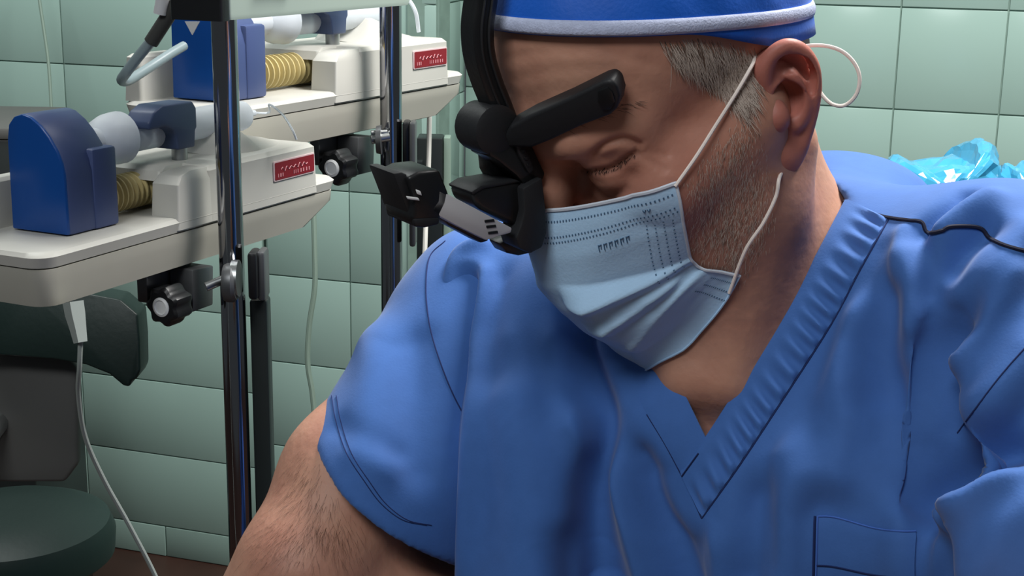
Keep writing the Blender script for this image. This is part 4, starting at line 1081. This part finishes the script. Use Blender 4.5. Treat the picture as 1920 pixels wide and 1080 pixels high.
for sc_k, ss_k, am in ((.41, .56, .0125), (.60, .62, .0110), (.77, .68, .0090)):
    A = np.abs(us)[None]; sk = sc_k+(ss_k-sc_k)*A**1.3; wk = .105*(1-A)+.012; rise = np.clip((vv[:, None]-sk)/wk, 0, 1)
    fall = 1-np.clip((vv[:, None]-sk-wk)/.12, 0, 1); disp += am*np.clip((A-.12)/.2, 0, 1)*(1.05-A)*1.5*rise*fall*np.where(us[None] < 0, .3, 1.)
dent = -.0045*np.exp(-(((np.abs(us)[None]-.93)/.07)**2+((vv[:, None]-.64)/.05)**2))
disp += dent+.0012*np.sin(vv[:, None]*9+us[None]*7)*np.sin(us[None]*5+1)*.6
Pm2 = Pm+Nm*disp[..., None]
Wm = cw(HO+Pm2.reshape(-1, 3)@HR.T); F = [(j*NU+i, j*NU+i+1, (j+1)*NU+i+1, (j+1)*NU+i) for j in range(NV-1) for i in range(NU-1)]
maskr = empty('surgical_mask', tuple(cw(hd(.06, -.06, 0)))); tag(maskr, 'light blue pleated surgical mask over nose and chin', 'face mask')
me = mesh('mask', Wm, F); bm = bmesh.new(); bm.from_mesh(me); bmesh.ops.recalc_face_normals(bm, faces=bm.faces); bm.to_mesh(me); bm.free()
mk = link('mask_panel', me, M['mask'], maskr, True)
md = mk.modifiers.new('thickness', 'SOLIDIFY'); md.thickness = .0009; md.offset = 0
def mp(u, v, lift=0.):
    i = np.clip((u+1)/2*(NU-1), 0, NU-1.001); j = np.clip(v*(NV-1), 0, NV-1.001); i0, j0 = int(i), int(j); a, b = i-i0, j-j0
    f_ = lambda G: G[j0, i0]*(1-a)*(1-b)+G[j0, i0+1]*a*(1-b)+G[j0+1, i0]*(1-a)*b+G[j0+1, i0+1]*a*b
    return HO+HR@(f_(Pm2)+f_(Nm)*(lift+.0005))
M['binding'] = mat('mask_binding', srgb(206, 214, 226), .7)
M['weld'] = mat('mask_weld', srgb(70, 104, 136), .7)
link('edge_binding', tube_me(cw(np.array([mp(u, .004) for u in np.linspace(-1, 1, 80)])), .0011, 6), M['binding'], maskr, True)
for s in (1, -1): link('edge_binding', tube_me(cw(np.array([mp(s*.995, v) for v in np.linspace(0, 1, 50)])), .0009, 6), M['binding'], maskr, True)
link('edge_binding', tube_me(cw(np.array([mp(u, .996) for u in np.linspace(-1, 1, 60)])), .0007, 6), M['mask'], maskr, True)
# ultrasonic weld dots: pressed marks along the seams
V = []; F = []
def dot(u, v, hu=.0042, hv=.0055):
    b = len(V); V.extend([mp(u-hu, v-hv, .00035), mp(u+hu, v-hv, .00035), mp(u+hu, v+hv, .00035), mp(u-hu, v+hv, .00035)]); F.append((b, b+1, b+2, b+3))
for row, (v, ph) in enumerate(((.065, 0), (.150, 0), (.182, .5))):
    for k in range(86): dot(-.985+(k+ph)*.0229, v)
for s in (1, -1):
    for c in range(4):
        for k in range(15): dot(s*(.80+.048*c), .22+k*.026+.013*(c % 2), .0045, .0035)
    for c in range(3):
        for k in range(14): dot(s*(.85+.05*c), .80+k*.0145+.007*(c % 2), .0045, .003)
wd_ = link('weld_dots', mesh('dots', cw(np.array(V)), F), M['weld'], maskr, True, False); tag(wd_, kind='stuff')
# faint illegible print
def stroke(pts): link('print_mark', tube_me(cw(np.array([mp(u, v, .0003) for u, v in pts])), .0003, 4), M['weld'], maskr, True)
for u0 in (.50, .535, .57, .605, .64, .675):
    stroke([(u0, .245), (u0+.004, .285)]); stroke([(u0+.002, .25), (u0+.018, .245), (u0+.016, .27)])
for u0 in (.80, .825): stroke([(u0, .10), (u0+.008, .118), (u0+.016, .10)])
# ear loops
def loop(pts3): link('ear_loop', tube_me(cw(smooth_path(pts3, 8)), .0010, 8), M['loop'], maskr, True)
def onface(x, y, lift=.002):
    p, nn = cast(tree_h, x, y)
    if nn@p > 0: nn = -nn
    return p+nn*lift
loop([mp(.985, .02, .001), onface(1300, 297, .004), onface(1340, 238, .004), onface(1375, 180, .003), onface(1398, 135, .003), onface(1412, 112, .001), onface(1424, 98, -.004)])
loop([mp(.90, .985, .001), onface(1392, 462, .005), onface(1425, 412, .005), onface(1448, 365, .004), onface(1457, 332, .002), hd(-.012, -.035, .062)])
ez = hd(-.03, .02, .082)[2]
loop([px(1490, 92, ez+.012), px(1512, 86, ez+.006), px(1548, 86, ez), px(1580, 97, ez-.002), px(1603, 120, ez-.003), px(1612, 148, ez-.003), px(1605, 178, ez-.002), px(1585, 197, ez), px(1562, 196, ez+.001), px(1543, 180, ez+.002), px(1531, 158, ez+.003), px(1526, 125, ez+.004), px(1510, 98, ez+.010)])
loop([hd(.057, -.003, -.061), hd(.03, .03, -.075), hd(-.01, .048, -.080), hd(-.03, .02, -.082), hd(-.02, -.03, -.070), hd(.04, -.0765, -.060)])

# --- headset with light, worn over the brow (top-level thing)
hs_ = empty('headlight_headset', tuple(cw(hd(.11, .03, 0)))); tag(hs_, 'black headset with grey light arm worn over the forehead', 'headlamp')
def hp(outline, l0, l1, name, m_, parent=None, bev=.0012, seg=2):
    lm = (l0+l1)/2; P3 = [on_L(x, y, lm) for x, y in outline]
    me = prism_me([(i, 0) for i in range(len(P3))], lambda i, _, t: tuple(cw(P3[int(i)]+HL*t)), l0-lm, l1-lm, bev, seg)
    o = bpy.data.objects.new(name, me); me.materials.append(m_); COL.objects.link(o); o.parent = parent or hs_; me.transform(pmat(hs_).inverted()); return o
band_px = [(912, -130), (906, -60), (901, 0), (895, 50), (898, 100), (912, 150), (932, 200), (950, 245), (964, 280)]
bp3 = smooth_path([on_L(x, y, 0) for x, y in band_px], 8)
rectp = [(1.25, .75), (1.05, 1.), (-1.05, 1.), (-1.25, .75), (-1.25, -.75), (-1.05, -1.), (1.05, -1.), (1.25, -.75)]
hb = link('headband', tube_me(cw(bp3), np.linspace(.0064, .0056, len(bp3)), prof=rectp, ref=HL@BM), M['black'], hs_, True)
for o_ in (-.0022, .0022):
    T_, _, _ = frames(bp3); sdv = np.cross(T_, HL)
    link('band_rib', tube_me(cw(bp3+HL*.0078+sdv*o_), .0008, 6), M['black2'], hb, True)
rest = smooth_path([on_L(912, -130, 0), hd(.05, .150, 0), hd(0, .162, 0), hd(-.06, .145, 0), hd(-.10, .09, 0), hd(-.115, .045, 0)], 6)
link('crown_strap', tube_me(cw(rest), .0055, prof=rectp, ref=HL@BM), M['black'], hs_, True)
kc = on_L(915, 240, 0)
link('tilt_knob', lathe_me([(.010, -.014), (.0132, -.012), (.0136, 0), (.0132, .010), (.009, .012)], cw(kc), HL@BM, 26), M['black2'], hs_, True)
# brow pad
A3 = on_L(962, 250, .010); B3, nB = cast(tree_h, 1150, 178)
if nB@B3 > 0: nB = -nB
B3 = B3+nB*.009; e1 = (B3-A3)/np.linalg.norm(B3-A3); n3 = np.cross(e1, HU); n3 /= np.linalg.norm(n3)
n3 = n3 if n3[2] < 0 else -n3
def onp(x, y): d_ = np.array([(x-960)/FPX, (y-540)/FPX, 1.]); return d_*((A3@n3)/(d_@n3))
ol = [(958, 266), (952, 246), (962, 226), (1000, 205), (1070, 174), (1135, 142), (1150, 138), (1162, 148), (1168, 170), (1164, 192), (1150, 205), (1095, 226), (1040, 252), (1005, 266)]
me = prism_me([(i, 0) for i in range(len(ol))], lambda i, _, t: tuple(cw(onp(*ol[int(i)])+n3*t)), -.007, .006, .0025, 3)
pad = link('brow_pad', me, M['black2'], hs_, True, False)
ol3 = [(1128, 158), (1146, 150), (1156, 160), (1160, 178), (1152, 192), (1136, 192), (1128, 178)]
link('pad_button', prism_me([(i, 0) for i in range(len(ol3))], lambda i, _, t: tuple(cw(onp(*ol3[int(i)])+n3*t)), .005, .0072, .0006, 2), M['black'], pad, True, False)
hp([(896, 270), (925, 252), (958, 246), (978, 268), (1002, 318), (1000, 330), (970, 348), (948, 322), (915, 296), (900, 288)], -.010, .011, 'hinge', M['black'])
hp([(905, 288), (935, 280), (968, 330), (985, 352), (972, 420), (952, 400), (925, 350), (908, 318)], -.016, -.004, 'rear_link', M['black'])
hp([(964, 348), (1000, 328), (1006, 380), (1009, 430), (1000, 458), (978, 469), (958, 460), (951, 440), (960, 418), (967, 390)], -.002, .016, 'drop_arm', M['black2'])
hp([(926, 452), (952, 436), (1002, 452), (994, 468), (962, 475), (938, 470)], -.016, -.003, 'pivot', M['black'])
hp([(975, 262), (988, 285), (1001, 318), (990, 326), (972, 292), (964, 270)], .011, .0135, 'hinge_plate', M['black2'])
for x, y in ((980, 283), (986, 297), (991, 310)): hp([(x-3, y-3), (x+3, y-3), (x+3, y+3), (x-3, y+3)], .0135, .0142, 'screw', M['black'], bev=.0002, seg=1)
lam = hp([(862, 354), (880, 342), (945, 331), (960, 338), (988, 392), (976, 414), (950, 420), (880, 386), (867, 374)], -.014, .010, 'loupe_barrel', M['black'], bev=.003, seg=3)
hp([(861, 352), (880, 340), (944, 329), (955, 334), (884, 347), (865, 358)], -.0145, .0105, 'barrel_rim', M['black2'])
arm = hp([(815, 352), (880, 386), (953, 425), (951, 434), (925, 441), (905, 448), (850, 421), (806, 397), (803, 388), (813, 374)], .008, .016, 'light_arm', M['greylight'], bev=.0008)
for y in (414, 424.5, 436): hp([(908+(y-414)*.3, y-1.5), (926+(y-414)*.3, y-3.5), (927+(y-414)*.3, y+1.5), (909+(y-414)*.3, y+3.5)], .0155, .0165, 'arm_slot', M['black'], arm, .0002, 1)
hp([(812, 398), (835, 402), (908, 447), (892, 452), (830, 419)], -.004, .008, 'arm_spine', M['black'])
mod = hp([(738, 324), (760, 313), (798, 309), (806, 330), (816, 355), (813, 372), (803, 392), (797, 408), (770, 415), (752, 414), (745, 398), (750, 360)], -.014, .016, 'light_module', M['black'], bev=.002, seg=3)
hp([(713, 316), (730, 314), (742, 320), (757, 372), (752, 400), (742, 392), (727, 352)], -.016, .012, 'module_cover', M['black2'], mod)
hp([(748, 400), (797, 398), (796, 410), (770, 416), (752, 415)], -.0145, .0172, 'module_foot', M['black2'], mod)
for x, y, w_, h_ in ((774, 372, 13, 4.5), (785, 361, 6, 6)): hp([(x-w_, y-h_), (x+w_-3, y-h_+3), (x+w_, y+h_), (x-w_+3, y+h_-3)], .0158, .0170, 'lens', M['capwhite'], mod, .0005, 2)  # white plates paint the glossy highlights of the black module

# --- trousers and stool below the frame
gt = Grid((0, 0, 0), I3[0], I3[1], I3[2], (-.5, .20, .10), (.55, 1.25, 1.45), .008)
hip = td(0, -.50, -.03); dn = -WU
gt.op(ell(hip, (.17, .12, .12), TR), .03)
feet = []
for s in (-1, 1):
    hj = hip+TS*.09*s; kn = hj+TF*.36+TS*.10*s+dn*.16; an = kn+dn*.42-TF*.02
    gt.op(cone(hj, kn, .085, .062), .04); gt.op(cone(kn, an, .060, .048), .03); feet.append(an)
Vt, Ft = gt.mesh(); Vt = smooth_mesh(Vt, Ft, 2)
link('trousers', np_mesh(cw(Vt), Ft), M['trouser'], person, True)
for an in feet:
    a = cw(an); f3 = TF@BM; f3 = f3/np.linalg.norm(f3); zf = max(a[2]-.03, .0)
    g3 = [(a+f3*t_+np.array([0, 0, -a[2]+h_]), r_) for t_, h_, r_ in ((-.05, .045, .040), (.03, .05, .045), (.12, .042, .040), (.19, .032, .030))]
    sh = tube_me([p for p, r in g3], [r for p, r in g3], 14)
    link('shoe', sh, M['black2'], person, True)
    link('shin', tube_me([a+np.array([0, 0, .03]), a*np.array([1, 1, 0])+np.array([0, 0, .06])], .042, 12), M['trouser'], person, True)
hw = cw(hip); zt = hw[2]-.125
so = empty('stool', (hw[0], hw[1], 0)); tag(so, 'round dark stool under the seated surgeon', 'stool')
link('seat', lathe_me([(.10, -.06), (.17, -.05), (.18, -.02), (.17, 0), (.001, .004)], (hw[0], hw[1], zt), (0, 0, 1), 36), M['vinyl2'], so, True)
link('column', lathe_me([(.025, .05), (.025, zt-.05)], (hw[0], hw[1], 0), (0, 0, 1), 18), M['steel'], so, True)
link('base', lathe_me([(.20, 0), (.20, .02), (.05, .06)], (hw[0], hw[1], 0), (0, 0, 1), 32), M['steel'], so, True)
for o in bpy.data.objects:
    if '_m' in o: del o['_m']
